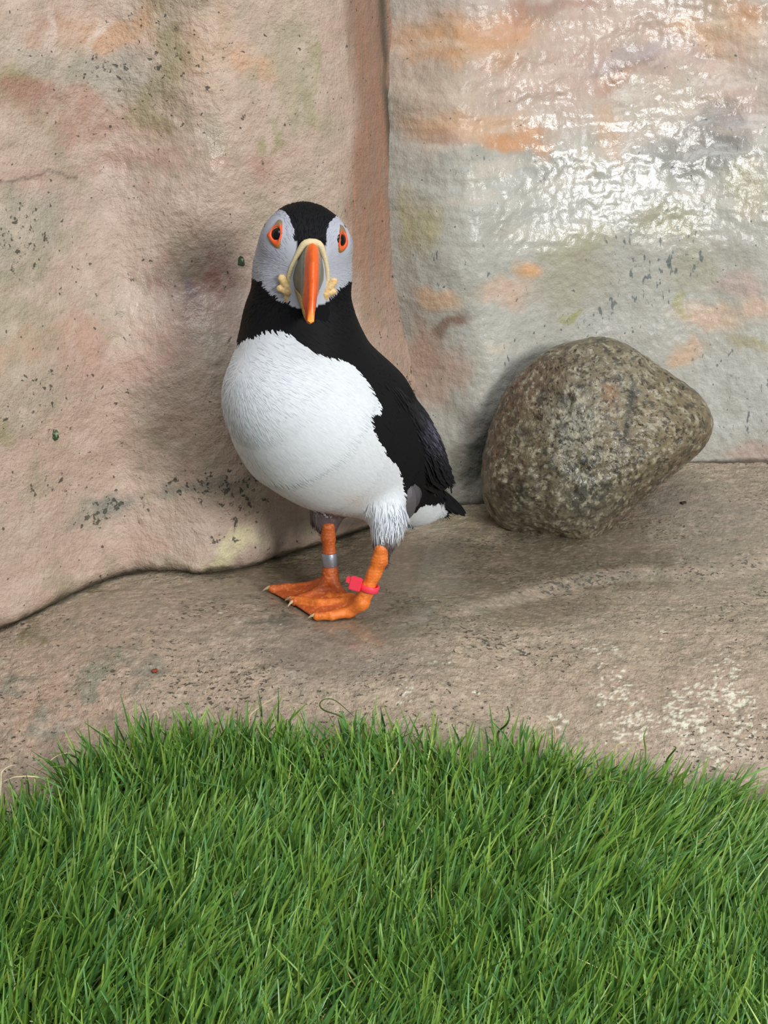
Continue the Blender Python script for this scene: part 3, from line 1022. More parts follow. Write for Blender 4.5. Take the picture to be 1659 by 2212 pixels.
def build_plumage():
    P, f = surf_samples(BV, BQ, 52000)
    fn = vnormals(BV, BQ)
    N = fn[BQ[f, 0]]
    u, v, _ = proj(P)
    # leave the bill base and eye sockets clear
    keep = ~((np.abs(u - 668) < 42) & (v > 520) & (v < 690) & (((P - Hc) @ hf) > 8 * mm) & (((P - Hc) @ hu) > -30 * mm))
    keep &= ~(((u - 597) ** 2 / 26 ** 2 + (v - 505) ** 2 / 40 ** 2) < 1) & ~(((u - 740) ** 2 / 17 ** 2 + (v - 517) ** 2 / 40 ** 2) < 1)
    P, N, u, v = P[keep], N[keep], u[keep], v[keep]
    hd = sstep(720, 640, v)
    ax = np.array([.60, .38, -.70])
    D = np.tile(ax, (len(P), 1)) * (1 - hd)[:, None]
    face_d = (P - hp(0, 24, -4))
    face_d /= np.linalg.norm(face_d, axis=1)[:, None]
    D = D + (face_d - hu * 0.2) * hd[:, None]
    th = (np.abs(u - 835) < 60) & (v > 1070)
    tgt = at(836, 1232, .948)
    D[th] = (tgt - P[th]) / np.linalg.norm(tgt - P[th], axis=1)[:, None]
    th2 = (np.abs(u - 708) < 50) & (v > 1105)
    D[th2] = (0.05, 0, -1.0)
    D = D + rng.normal(size=D.shape) * 0.11
    L = (0.0034 + 0.0045 * (1 - hd)) * rng.uniform(.7, 1.3, len(P))
    L[th] *= 1.15
    Wd = (0.0009 + 0.0005 * (1 - hd)) * rng.uniform(.7, 1.3, len(P))
    c = body_col(P, N)
    Dn = D - N * (D * N).sum(1)[:, None]
    Dn /= np.linalg.norm(Dn, axis=1)[:, None]
    ct = body_col(P + Dn * (L * .8)[:, None], N)
    sw = (ct[:, 0] < c[:, 0] * .5) 
    c[sw] = ct[sw]
    jit = rng.uniform(0.95, 1.04, len(P))[:, None]
    c = np.minimum(c * jit, .84)
    V, Q, C, NN = strips(P, N, D, L, Wd, c, c, lift0=.00005, lift1=0.00030, droop=-N * (L / .115)[:, None])
    # long loose white breeches over the near shin
    n2 = 900
    i = rng.choice(np.where(th & (v > 1080) & (v < 1140) & (np.abs(u - 836) < 38))[0], n2)
    L2 = rng.uniform(.007, .015, n2)
    cW = np.minimum(np.tile(lin((222, 226, 234)), (n2, 1)) * rng.uniform(.85, 1.05, n2)[:, None], .84)
    D2 = (tgt - P[i]) / np.linalg.norm(tgt - P[i], axis=1)[:, None] + rng.normal(size=(n2, 3)) * 0.13
    V2, Q2, C2, NN2 = strips(P[i], N[i], D2, L2, rng.uniform(.0006, .0013, n2), cW, cW, lift1=0.0022)
    V2b = V2
    # fringe feathers at the black bib, jagged white into black
    V, Q, C, NN = np.concatenate([V, V2b]), np.concatenate([Q, Q2 + len(V)]), np.concatenate([C, C2]), np.concatenate([NN, NN2])
    me = mesh_np('plumage', V - ORG, Q, col=C)
    me.normals_split_custom_set_from_vertices([tuple(x) for x in NN])
    o = obj('plumage', me, M_feather, body, 'short overlapping body feathers', 'stuff')


build_plumage()


def cast(px, py):
    d = ray(px, py)
    l, n, i, dist = BVH.ray_cast(Vector(CAM), Vector(d).normalized())
    if l is None:
        # graze: closest approach to the surface
        best = None
        dn = Vector(d).normalized()
        for s in np.linspace(0.85, 1.08, 60):
            q = Vector(CAM) + dn * s
            l2, n2, i2, d2 = BVH.find_nearest(q)
            if best is None or d2 < best[0]:
                best = (d2, l2, n2)
        return np.array(best[1]), np.array(best[2])
    return np.array(l), np.array(n)


# ---- eyes
M_eye = plain_mat('eye_black', (9, 8, 9), 0.22, spec=0.4)
M_ring = attr_mat('eye_ring_skin', 0.45, (900, 0.3, 0.0004), 0.5)


def build_eye(cxp, cyp, rxp, ryp, outer, apex, name):
    c, n = cast(cxp, cyp)
    # tangent frame averaged
    cs = [cast(cxp + a, cyp + b)[1] for a in (-5, 0, 5) for b in (-8, 0, 8)]
    n = np.mean(cs, 0)
    n /= np.linalg.norm(n)
    m = 40
    prof = [(0.0, -0.0008), (0.12, 0.0007), (0.45, 0.0014), (0.8, 0.0010), (1.0, -0.0006)]
    V, C = [], []
    for j in range(m):
        a = 2 * math.pi * j / m
        dx, dy = math.cos(a), math.sin(a)
        ri = 1.0 / math.hypot(dx / rxp, dy / ryp)
        ro = ri * 1.25
        for k in range(len(outer)):
            x1, y1 = outer[k]
            x2, y2 = outer[(k + 1) % len(outer)]
            ex, ey = x2 - x1, y2 - y1
            den = dx * ey - dy * ex
            if abs(den) < 1e-9:
                continue
            t = ((x1 - cxp) * ey - (y1 - cyp) * ex) / den
            s = ((x1 - cxp) * dy - (y1 - cyp) * dx) / den
            if t > 0 and -1e-6 <= s <= 1 + 1e-6:
                ro = max(t, ri * 1.1)
        for (w, hgt) in prof:
            r = ri * 0.9 + (ro - ri * 0.9) * w
            q, qn = cast(cxp + dx * r, cyp + dy * r)
            V.append(q + n * hgt)
            yy = cyp + dy * r
            xx = cxp + dx * r
            col = lin((226, 84, 24))
            if yy < cyp - ryp * 1.25:
                col = lin((128, 112, 84))
            if yy > cyp + ryp * 1.05 and w > .6:
                col = lin((150, 112, 60))
            if w < 0.05:
                col = lin((120, 60, 40))
            C.append(col)
    V, C = np.array(V), np.array(C)
    npf = len(prof)
    idx = np.arange(m * npf).reshape(m, npf)
    idx = np.concatenate([idx, idx[:1]])
    Q = np.stack([idx[:-1, :-1], idx[:-1, 1:], idx[1:, 1:], idx[1:, :-1]], -1).reshape(-1, 4)
    # eyeball
    R = 0.0055
    ctr = c - n * (R - 0.0012)
    t1 = np.cross(n, (0, 0, 1.0))
    t1 /= np.linalg.norm(t1)
    t2 = np.cross(n, t1)
    nu, nv = 24, 14
    EV = []
    for iv in range(nv + 1):
        ph = math.pi * iv / nv
        for iu in range(nu):
            tt = 2 * math.pi * iu / nu
            EV.append(ctr + R * (math.cos(ph) * n + math.sin(ph) * (math.cos(tt) * t1 + math.sin(tt) * t2)))
    ix = np.arange((nv + 1) * nu).reshape(nv + 1, nu)
    ix = np.concatenate([ix, ix[:, :1]], 1)
    EQ = np.stack([ix[:-1, :-1], ix[:-1, 1:], ix[1:, 1:], ix[1:, :-1]], -1).reshape(-1, 4)
    e = part('eye', EV, EQ, None, M_eye)
    part('eye_ring', V, Q, None, M_ring, C, parent=e, label='orange triangular eyelid ring')


build_eye(597, 505, 10.5, 14.5, [(604, 470), (611, 476), (610, 500), (607, 520), (606, 541), (596, 538), (585, 526), (575, 508), (586, 497)], None, 'a')
build_eye(739, 518, 6.5, 13.5, [(732, 482), (741, 486), (746, 500), (751, 522), (750, 532), (742, 545), (730, 550), (730, 530), (733, 505)], None, 'b')


# ---- bill
def bp3(s, t, w):
    """bill-local mm: s forward, t up, w to the bird's left (viewer right)"""
    return Hc + (hf * (20 + s) + hu * (-9.5 + t) + hr * (w + 0.2 - 0.06 * s)) * mm


culm = np.array([(-4, 24), (0, 25.5), (6, 26.5), (14, 25), (22, 21), (30, 13.5), (36, 5), (40.5, -3), (43, -9.5)], float)
botm = np.array([(-4, -17), (0, -17.5), (12, -17), (24, -16), (34, -14), (40, -11.5), (42, -10)], float)
wb_t = np.array([-1, -.8, -.45, -.1, .2, .5, .8, .93, 1])
wb_w = np.array([0, 5.0, 9.2, 11.2, 10.2, 8.0, 5.2, 3.4, 0])


def bill_w(s, v):
    base = np.interp(v, wb_t, wb_w)
    dist = 4.5 * np.sqrt(np.maximum(1 - np.abs(v) ** 3.0, 0))
    dist = dist * (1 - 0.55 * sstep(20, 44, s))
    k = sstep(-2, 17, s)
    w = base * (1 - k) + dist * k
    # moulded grooves on the tip half
    return w - 0.35 * np.exp(-((s - 19) / 0.8) ** 2) - 0.3 * np.exp(-((s - 27 - 4 * v) / 0.8) ** 2) - 0.25 * np.exp(-((s - 33 - 4 * v) / .8) ** 2)


def gape(s):
    return -3.0 - 6.2 * np.clip(s / 43, 0, 1) ** 1.2


ORANGE, RED, BGREY, CREAM, YEL = lin((240, 104, 26)), lin((214, 62, 22)), lin((112, 110, 98)), lin((222, 204, 158)), lin((206, 168, 92))


def build_mandible(upper):
    ns, nr = 64, 40
    V, C = [], []
    smax = 43.0 if upper else 41.0
    for i in range(ns):
        s = -4 + (smax + 4) * (i / (ns - 1)) ** 0.9
        top = np.interp(s, culm[:, 0], culm[:, 1])
        bot = np.interp(s, botm[:, 0], botm[:, 1])
        mid, half = (top + bot) / 2, max((top - bot) / 2, 0.25)
        g = min(gape(s), top - .1)
        lo, hi = (g + 0.12, top) if upper else (bot, min(g - 0.12, top))
        # ring: up one side, down the other
        for j in range(nr):
            a = j / nr
            side = 1 if a < .5 else -1
            b = a * 2 if a < .5 else 2 - a * 2
            b = 0.5 - 0.5 * math.cos(math.pi * b)
            t = lo + (hi - lo) * b
            vv = float(np.clip((t - mid) / half, -1, 1))
            w = float(bill_w(np.array(s), np.array(vv))) if hi - lo > 0.3 else 0.2
            w = max(w, 0.15)
            if (upper and b < 0.02) or (not upper and b > 0.98):
                w *= 0.3
            if not upper:
                w *= 1.04
            V.append(bp3(s, t, side * w))
            r = (t - g) / max(top - g, .5)
            n1 = mnoise.noise(Vector((s * .35, t * .35, side * 2.0)))
            if upper:
                sb = 21 - 19 * max(r, 0) ** 2.2 + n1 * 1.2
                if s > sb + 1.4:
                    k = np.clip((s - sb) / 18, 0, 1) * .7 + .25 * n1
                    k *= (1 - 0.75 * sstep(.80, .97, np.array(r)))
                    c = ORANGE + (RED - ORANGE) * np.clip(k, 0, 1)
                    c = c + (lin((250, 160, 40)) - c) * float(sstep(39, 43, np.array(s)))
                elif s > sb - 0.6:
                    c = lin((176, 160, 128))
                else:
                    c = BGREY * (1 + .25 * n1) + (lin((150, 152, 156)) - BGREY) * float(np.exp(-((s - sb + 5) / 2.0) ** 2)) * .7
            else:
                if s > 33 + n1 * 2:
                    c = RED + (ORANGE - RED) * .3
                else:
                    c = YEL * (1 + .15 * n1) + (lin((168, 140, 96)) - YEL) * float(np.exp(-((s - 6) / 5) ** 2))
            C.append(c)
    ix = np.arange(ns * nr).reshape(ns, nr)
    ix = np.concatenate([ix, ix[:, :1]], 1)
    Q = np.stack([ix[:-1, :-1], ix[:-1, 1:], ix[1:, 1:], ix[1:, :-1]], -1).reshape(-1, 4)
    V = np.array(V)
    tip = V[-nr:].mean(0)
    V = np.concatenate([V, [tip]])
    C.append(C[-1])
    l = ix[-1]
    T = np.stack([l[:-1], l[1:], np.full(nr, len(V) - 1)], -1)
    return V, Q, T, np.array(C)


M_bill = attr_mat('bill_horn', 0.35, (700, 0.25, 0.0005), 0.5, vary=0.2, vscale=500)
V, Q, T, C = build_mandible(True)
bill = part('bill', V, Q, T, M_bill, C, label='tall ridged bill, grey at base and orange at tip')
V, Q, T, C = build_mandible(False)
part('lower_mandible', V, Q, T, M_bill, C, parent=bill, label='yellow and red lower half of the bill')


def tube(path, rad, nr=10):
    path = np.asarray(path, float)
    n = len(path)
    rad = np.broadcast_to(np.asarray(rad, float), (n,))
    T = np.gradient(path, axis=0)
    T /= np.maximum(np.linalg.norm(T, axis=1), 1e-9)[:, None]
    up = np.array([0, 0, 1.0]) if abs(T[0, 2]) < .9 else np.array([1.0, 0, 0])
    V = []
    a = np.cross(T[0], up)
    a /= np.linalg.norm(a)
    for i in range(n):
        a = a - T[i] * (a @ T[i])
        a /= np.linalg.norm(a)
        b = np.cross(T[i], a)
        for j in range(nr):
            th = 2 * math.pi * j / nr
            V.append(path[i] + rad[i] * (math.cos(th) * a + math.sin(th) * b))
    ix = np.arange(n * nr).reshape(n, nr)
    ix = np.concatenate([ix, ix[:, :1]], 1)
    Q = np.stack([ix[:-1, :-1], ix[:-1, 1:], ix[1:, 1:], ix[1:, :-1]], -1).reshape(-1, 4)
    V = np.concatenate([V, [path[0], path[-1]]])
    m = len(V)
    l0, l1 = ix[0], ix[-1]
    Tt = np.concatenate([np.stack([l0[1:], l0[:-1], np.full(nr, m - 2)], -1), np.stack([l1[:-1], l1[1:], np.full(nr, m - 1)], -1)])
    return V, Q, Tt


# cream fleshy rim round the bill base
rim = []
for a in np.linspace(0, 1, 60):
    side = -1 if a < .5 else 1
    b = abs(a - .5) * 2            # 1 at gape, 0 at culmen
    t = 25.5 - 31 * b
    vv = np.clip((t - 4.0) / 21.5, -1, 1)
    w = float(np.interp(vv, wb_t, wb_w))
    rim.append(bp3(2.6 - 0.4 * (1 - b), t + 1.2 * (1 - b), side * (w + 1.0)))
rim = np.array(rim)
rim = (np.roll(rim, 1, 0) + rim * 2 + np.roll(rim, -1, 0))[1:-1] / 4
bb = np.abs(np.linspace(-1, 1, len(rim)))
V, Q, T = tube(rim, (2.3 - 0.9 * sstep(0, .5, bb)) * mm)
M_cream = plain_mat('bill_rim_skin', (222, 204, 160), 0.6, bump=(1200, 0.6, 0.0006), vary=0.2, vscale=900)
part('bill_rim', V, Q, T, M_cream, parent=bill, label='cream fleshy rim at the bill base')

# gape rosettes: folded fleshy lobes at the mouth corners
M_ros = attr_mat('gape_skin', 0.55, (800, 0.3, 0.0004), 0.4, vary=0.25, vscale=600)
for side in (-1, 1):
    def f_ros(P, side=side):
        o = lambda s, t, w: bp3(s + 2.6, t, side * (w + 1.2))
        d = sd_cone(P, o(1.5, -6, 10.5), 2.0 * mm, o(-.5, 1, 15.0), 2.6 * mm)
        d = smin(d, sd_cone(P, o(1.5, -7, 10.5), 1.9 * mm, o(1, -5, 15.6), 2.2 * mm), .0008)
        d = smin(d, sd_cone(P, o(1.5, -7.5, 11), 1.9 * mm, o(2, -13, 10.5), 1.7 * mm), .0015)
        return d + 0.0003 * fbm(P * 700, 2)
    c0 = bp3(0, -5, side * 12)
    V, Q = isosurface(f_ros, c0 - .014, c0 + .014, 0.0005)
    cc = lin((224, 196, 140)) * np.ones((len(V), 1))
    w = sstep(0.1, .5, fbm(V * 350, 2))[:, None]
    cc = cc * (1 - w * .5) + lin((206, 140, 84)) * w * .5
    part('gape_rosette', V, Q, None, M_ros, cc, parent=bill, label='wrinkled yellow fold at the mouth corner')

# ---- wings
M_wing = attr_mat('wing_feather', 0.55, None, 0.28)
low = np.array([(752, 792, .962), (785, 850, .952), (806, 905, .950), (816, 945, .957), (842, 990, .968), (872, 1025, .982), (892, 1052, .996), (925, 1064, 1.012), (952, 1056, 1.026)], float)
upp = np.array([(768, 776, .985), (812, 796, 1.000), (852, 826, 1.012), (884, 860, 1.018), (908, 894, 1.024), (930, 936, 1.030), (944, 975, 1.034), (954, 1012, 1.036), (958, 1044, 1.034)], float)
nu, nv = 60, 26
uu_ = np.linspace(0, 1, nu)
k = np.linspace(0, 1, len(low))
Lw = np.stack([np.interp(uu_, k, low[:, i]) for i in range(3)], -1)
Uw = np.stack([np.interp(uu_, k, upp[:, i]) for i in range(3)], -1)
for A in (Lw, Uw):
    for _ in range(3):
        A[1:-1] = (A[:-2] + 2 * A[1:-1] + A[2:]) / 4
vv_ = np.linspace(0, 1, nv)
LP, UP_ = at(Lw[:, 0], Lw[:, 1], Lw[:, 2]), at(Uw[:, 0], Uw[:, 1], Uw[:, 2])
G = LP[None] * (1 - vv_)[:, None, None] + UP_[None] * vv_[:, None, None]
gu, gv = np.gradient(G, axis=1), np.gradient(G, axis=0)
gn = np.cross(gu, gv)
gn /= np.maximum(np.linalg.norm(gn, axis=2), 1e-9)[..., None]
if gn[nv // 2, nu // 2] @ (CAM - G[nv // 2, nu // 2]) < 0:
    gn = -gn
bul = np.sin(np.pi * vv_)[:, None] ** 0.8 * (0.35 + 0.65 * np.sin(np.pi * np.clip(uu_ * .9 + .08, 0, 1)))[None]
top = G + gn * (bul * 0.017)[..., None]
botw = G - gn * (0.0045 * np.sin(np.pi * vv_)[:, None] ** .5 * np.ones((1, nu)))[..., None]


def build_wing(mirror):
    A, B = top.copy(), botw.copy()
    Nn = gn.copy()
    if mirror:
        pc = at(690, 940, 0.985)
        pn = np.array([.66, -.75, 0.0])
        pn /= np.linalg.norm(pn)
        A = A - 2 * ((A - pc) @ pn)[..., None] * pn
        B = B - 2 * ((B - pc) @ pn)[..., None] * pn
        Nn = Nn - 2 * (Nn @ pn)[..., None] * pn
    V = np.concatenate([A.reshape(-1, 3), B.reshape(-1, 3)])
    m = nv * nu
    Q = [grid_quads(nv, nu), grid_quads(nv, nu, m, True)]
    i = np.arange(m).reshape(nv, nu)
    for e in (i[0], i[-1][::-1], i[:, 0][::-1], i[:, -1]):
        Q.append(np.stack([e[:-1], e[:-1] + m, e[1:] + m, e[1:]], -1))
    Q = np.concatenate(Q)
    c = np.tile(lin((11, 11, 14)), (len(V), 1))
    edge = np.concatenate([np.repeat(vv_, nu)] * 2)
    ue = np.concatenate([np.tile(uu_, nv)] * 2)
    w = ((edge < 0.05) & (ue > .25) & (ue < .72)).astype(float)[:, None]
    c = c * (1 - w) + lin((120, 106, 92)) * w
    wing = part('wing', V, Q, None, M_wing, c, label='folded black wing')
    # covert feathers in rows, then long flight feathers to the tip
    n = 1500
    a = rng.uniform(0.02, 0.86, n)
    b = rng.uniform(0.06, 0.97, n)
    ia, ib = np.clip((a * (nu - 1)).astype(int), 0, nu - 2), np.clip((b * (nv - 1)).astype(int), 0, nv - 1)
    P = A[ib, ia]
    N = Nn[ib, ia]
    D = A[ib, ia + 1] - A[ib, ia]
    D = D + rng.normal(size=D.shape) * np.linalg.norm(D, axis=1)[:, None] * .12
    L = rng.uniform(.007, .013, n)
    sheen = (np.exp(-((a - .52) / .10) ** 2 - ((b - .62) / .22) ** 2) * rng.uniform(0, 1, n))[:, None]
    c = lin((13, 13, 17)) * rng.uniform(.5, 1.6, n)[:, None]
    c = c + (lin((104, 102, 120)) - c) * sheen * .8  # bluish sheen painted into the covert colours
    V, Q, C, NN = strips(P, N, D, L, rng.uniform(.0022, .0042, n), c, c * 1.1, lift0=.0001, lift1=.0009)
    me = mesh_np('covert_feathers', V - ORG, Q, col=C)
    obj('covert_feathers', me, M_wing, wing, None, 'stuff')
    if not mirror:
        e0, e1 = int(.22 * (nu - 1)), int(.74 * (nu - 1))
        ep = A[0, e0:e1] + Nn[0, e0:e1] * .0012
        Ve, Qe, Te = tube(ep, .0008 * np.sin(np.linspace(.3, 2.9, len(ep))), 8)
        part('wing_edge', Ve, Qe, Te, M_wing, np.tile(lin((118, 104, 90)), (len(Ve), 1)), parent=wing, label='pale brown leading edge of the folded wing')
    # flight feathers, each its own blade
    for j in range(7):
        b = 0.12 + 0.13 * j
        iv = int(b * (nv - 1))
        i0 = int(.60 * (nu - 1))
        path = A[iv, i0:, :] + Nn[iv, i0:] * 0.0008
        ext = path[-1] + (path[-1] - path[-6]) / np.linalg.norm(path[-1] - path[-6]) * (0.004 + 0.003 * (j % 3))
        path = np.concatenate([path, [ext]])
        feather('flight_feather', path, Nn[iv, i0], 0.0040, lin((15, 15, 18)), wing)
    return wing


def feather(name, path, nrm, halfw, colr, parent, label=None, tipw=.25, mat=None):
    path = np.asarray(path)
    n = len(path)
    T = np.gradient(path, axis=0)
    B = np.cross(T, nrm)
    B /= np.linalg.norm(B, axis=1)[:, None]
    t = np.linspace(0, 1, n)
    w = halfw * np.minimum(1, .5 + 2 * t) * np.sqrt(np.maximum(1 - t ** 5, 0.02))
    nn = np.asarray(nrm)
    rows = [path - B * w[:, None], path + nn * 0.0006, path + B * w[:, None], path - nn * 0.0004]
    V = np.stack(rows, 1).reshape(-1, 3)
    ix = np.arange(n * 4).reshape(n, 4)
    ix = np.concatenate([ix, ix[:, :1]], 1)
    Q = np.stack([ix[:-1, :-1], ix[:-1, 1:], ix[1:, 1:], ix[1:, :-1]], -1).reshape(-1, 4)
    ends = np.array([[0, 1, 2, 3], [4 * n - 1, 4 * n - 2, 4 * n - 3, 4 * n - 4]])
    Q = np.concatenate([Q, ends])
    return part(name, V, Q, None, mat or M_wing, np.tile(colr, (len(V), 1)), parent=parent, label=label, smooth=False)


build_wing(False)
build_wing(True)

# ---- tail: rump plus a fan of stiff feathers
nb = np.array([.35, -.72, .60])
nb /= np.linalg.norm(nb)
tail_specs = [((905, 1048, 1.030), (975, 1088, 1.058)), ((908, 1046, 1.032), (985, 1092, 1.062)), ((912, 1044, 1.034), (996, 1100, 1.066)),
              ((918, 1044, 1.036), (1003, 1106, 1.068)), ((920, 1052, 1.036), (1000, 1112, 1.064)), ((915, 1056, 1.034), (985, 1110, 1.060)), ((908, 1062, 1.032), (968, 1102, 1.056))]
tail = None
for q, (a, b) in enumerate(tail_specs):
    A, B = at(*a), at(*b)
    t = np.linspace(0, 1, 12)[:, None]
    path = A + (B - A) * t + np.array([0, 0, -0.002]) * (t * t) + nb * 0.001 * q
    if tail is None:
        # rump pad carries the tail feathers
        P0 = at(912, 1046, 1.034)
        ra = [sph(905, 1040, 34, 1.030), sph(935, 1068, 22, 1.044), sph(962, 1088, 9, 1.056)]
        Vt, Qt = isosurface(lambda P: smin(sd_cone(P, ra[0][0], ra[0][1], ra[1][0], ra[1][1]), sd_cone(P, ra[1][0], ra[1][1], ra[2][0], ra[2][1]), .003), P0 - .035, P0 + .035, .0012)
        tail = part('tail', Vt, Qt, None, M_wing, np.tile(lin((11, 11, 14)), (len(Vt), 1)), label='short black tail')
        n = 260
        Pf, ff = surf_samples(Vt, Qt, n)
        Nf = vnormals(Vt, Qt)[Qt[ff, 0]]
        if ((Vt - Vt.mean(0)) * vnormals(Vt, Qt)).sum() < 0:
            Nf = -Nf
        cf = lin((24, 23, 28)) * rng.uniform(.6, 1.5, n)[:, None]
        V, Q, C, NN = strips(Pf, Nf, np.tile((.35, .2, -.8), (n, 1)) + rng.normal(size=(n, 3)) * .15, rng.uniform(.008, .014, n), rng.uniform(.002, .004, n), cf, cf, lift1=.0016)
        obj('rump_feathers', mesh_np('rump_feathers', V - ORG, Q, col=C), M_wing, tail, None, 'stuff')
    feather('tail_feather', path, nb, 0.0040, lin((18, 17, 20)), tail)
# the far wing's tip feather showing past the near wing, and the slate flank feathers under it
feather('flight_feather', np.linspace(at(935, 1022, 1.040), at(981, 1044, 1.048), 8), nb, .0026, lin((24, 23, 24)), tail)
for (a, b, hw, cl) in [((872, 1035, .985), (884, 1120, .982), .0042, (84, 80, 82)), ((880, 1040, .988), (892, 1100, .986), .0045, (72, 68, 72)), ((866, 1030, .985), (876, 1092, .980), .0035, (104, 100, 104)), ((888, 1048, .992), (897, 1085, .992), .0035, (62, 60, 62))]:
    A, B = at(a[0], a[1], a[2] - .012), at(b[0], b[1], b[2] - .010)
    t = np.linspace(0, 1, 10)[:, None]
    feather('flank_feather', A + (B - A) * t + np.array([.003, -.002, 0]) * np.sin(t * 3.14), np.array([.5, -.85, .1]), hw, lin(cl), body, 'slate grey feather hanging below the wing')

# ---- legs and feet
M_leg = attr_mat('scaled_orange_skin', 0.42, (900, 0.5, 0.0006), 0.5, vary=0.25, vscale=350)
M_claw = plain_mat('claw_horn', (196, 176, 140), 0.4, vary=0.3, vscale=400)


def fp(px, py, dz):
    p = floor_at(px, py + 0)[0].copy()
    # raise by dz while keeping the sight line: slide towards the camera
    d = CAM - p
    return p + d * (dz / d[2])


def build_leg(tarsus, toes, webs, clawlen, tint):
    lo = np.min([p for p, r in tarsus] + [p for t in toes for p, r in t], 0) - .012
    hi = np.max([p for p, r in tarsus] + [p for t in toes for p, r in t], 0) + .012

    def f(P):
        d = None
        for (a, ra), (b, rb) in zip(tarsus[:-1], tarsus[1:]):
            e = sd_cone(P, a, ra, b, rb)
            d = e if d is None else smin(d, e, .003)
        for t in toes:
            for (a, ra), (b, rb) in zip(t[:-1], t[1:]):
                d = smin(d, sd_cone(P, a, ra, b, rb), .0022)
        for (a, b, c) in webs:
            d = smin(d, sd_tri(P, a, b, c, .0009), .002)
        return d + .00022 * pnoise(P * 420) + .00016 * np.sin(P[:, 2] * 2900 + 2 * pnoise(P * 150)) * (P[:, 2] > .016)
    V, Q = isosurface(f, lo, hi, .0007)
    V = lap(V, Q, 1)
    # colour: brighter toes, redder webs, browner shin
    dt = np.full(len(V), 9.0)
    for t in toes:
        for (a, ra), (b, rb) in zip(t[:-1], t[1:]):
            dt = np.minimum(dt, sd_cone(V, a, ra, b, rb))
    for (a, ra), (b, rb) in zip(tarsus[:-1], tarsus[1:]):
        dt = np.minimum(dt, sd_cone(V, a, ra, b, rb))
    w = sstep(.0003, .0022, dt)[:, None]
    c = lin(tint) * (1 - w) + lin((196, 92, 44)) * w
    n = sstep(.1, .6, fbm(V * 130, 3))[:, None] * .35
    c = c * (1 - n) + lin((176, 74, 26)) * n
    n = sstep(.15, .5, pnoise(V * (520, 520, 700)))[:, None] * .45
    c = c * (1 - n) + lin((250, 160, 84)) * n
    leg = part('leg', V, Q, None, M_leg, c)
    for t in toes:
        (a, ra), (b, rb) = t[-2], t[-1]
        dd = (b - a) / np.linalg.norm(b - a)
        s = np.linspace(0, 1, 8)[:, None]
        path = b + dd * (rb * .4 + clawlen * s) + np.array([0, 0, -1.0]) * (clawlen * .45 * s * s) + np.array([0, 0, .0008])
        Vc, Qc, Tc = tube(path, np.maximum(.0016 * (1 - s[:, 0] * .85), .0002), 8)
        part('claw', Vc, Qc, Tc, M_claw, parent=leg)
    return leg


def F2(px, py, dz, r):
    return fp(px, py, dz), r * mm


# viewer-left leg
aL = fp(716, 1266, .008)
yL = aL[1]
tarL = [(at(709, 1138, yL + .002), 4.6 * mm), (at(709, 1160, yL + .002), 4.5 * mm), (at(712, 1200, yL + .001), 4.4 * mm), (at(713, 1236, yL), 5.0 * mm), (at(714, 1250, yL - .001), 5.6 * mm)]
bL = at(714, 1252, yL - .001)
toeL = [[(bL, 4.6 * mm), F2(672, 1264, .006, 2.6), F2(618, 1269, .0042, 2.6), F2(586, 1271, .0035, 2.6)],
        [(bL, 4.6 * mm), F2(682, 1280, .006, 2.6), F2(650, 1292, .0042, 2.5), F2(636, 1299, .0035, 2.8)],
        [(bL, 4.6 * mm), F2(738, 1284, .006, 3.3), F2(735, 1300, .0045, 3.0), F2(725, 1312, .0035, 2.8)]]
webL = [(bL + (0, 0, -.003), toeL[0][3][0] + (0, 0, -.002), toeL[1][3][0] + (0, 0, -.0015)), (bL + (0, 0, -.003), toeL[1][3][0] + (0, 0, -.0015), toeL[2][3][0] + (0, 0, -.0015))]
legL = build_leg(tarL, toeL, webL, .005, (200, 96, 40))  # darker tint paints shading into this leg's colour
# viewer-right leg, nearer the camera
aR = fp(782, 1306, .010)
yR = aR[1]
tarR = [(at(824, 1188, yR + .004), 4.8 * mm), (at(820, 1212, yR + .004), 5.0 * mm), (at(808, 1240, yR + .003), 4.5 * mm), (at(792, 1276, yR + .001), 4.5 * mm), (at(782, 1298, yR), 5.6 * mm)]
bR = at(780, 1300, yR)
toeR = [[(bR, 4.0 * mm), F2(758, 1290, .008, 2.6), F2(712, 1288, .0055, 2.4), F2(690, 1281, .0045, 2.3)],
        [(bR, 4.2 * mm), F2(745, 1299, .008, 2.7), F2(690, 1302, .0060, 2.5), F2(656, 1297, .0050, 2.5), F2(632, 1295, .0040, 2.5)],
        [(at(781, 1305, yR - .001), 4.8 * mm), F2(754, 1323, .0042, 3.4), F2(716, 1330, .0034, 2.8), F2(684, 1331, .0030, 2.7)]]
webR = [(bR + (0, 0, -.004), toeR[1][4][0] + (0, 0, -.002), toeR[2][3][0] + (0, 0, -.0015)), (bR + (0, 0, -.003), toeR[0][3][0] + (0, 0, -.002), toeR[1][4][0] + (0, 0, -.0015))]
legR = build_leg(tarR, toeR, webR, .005, (236, 124, 44))

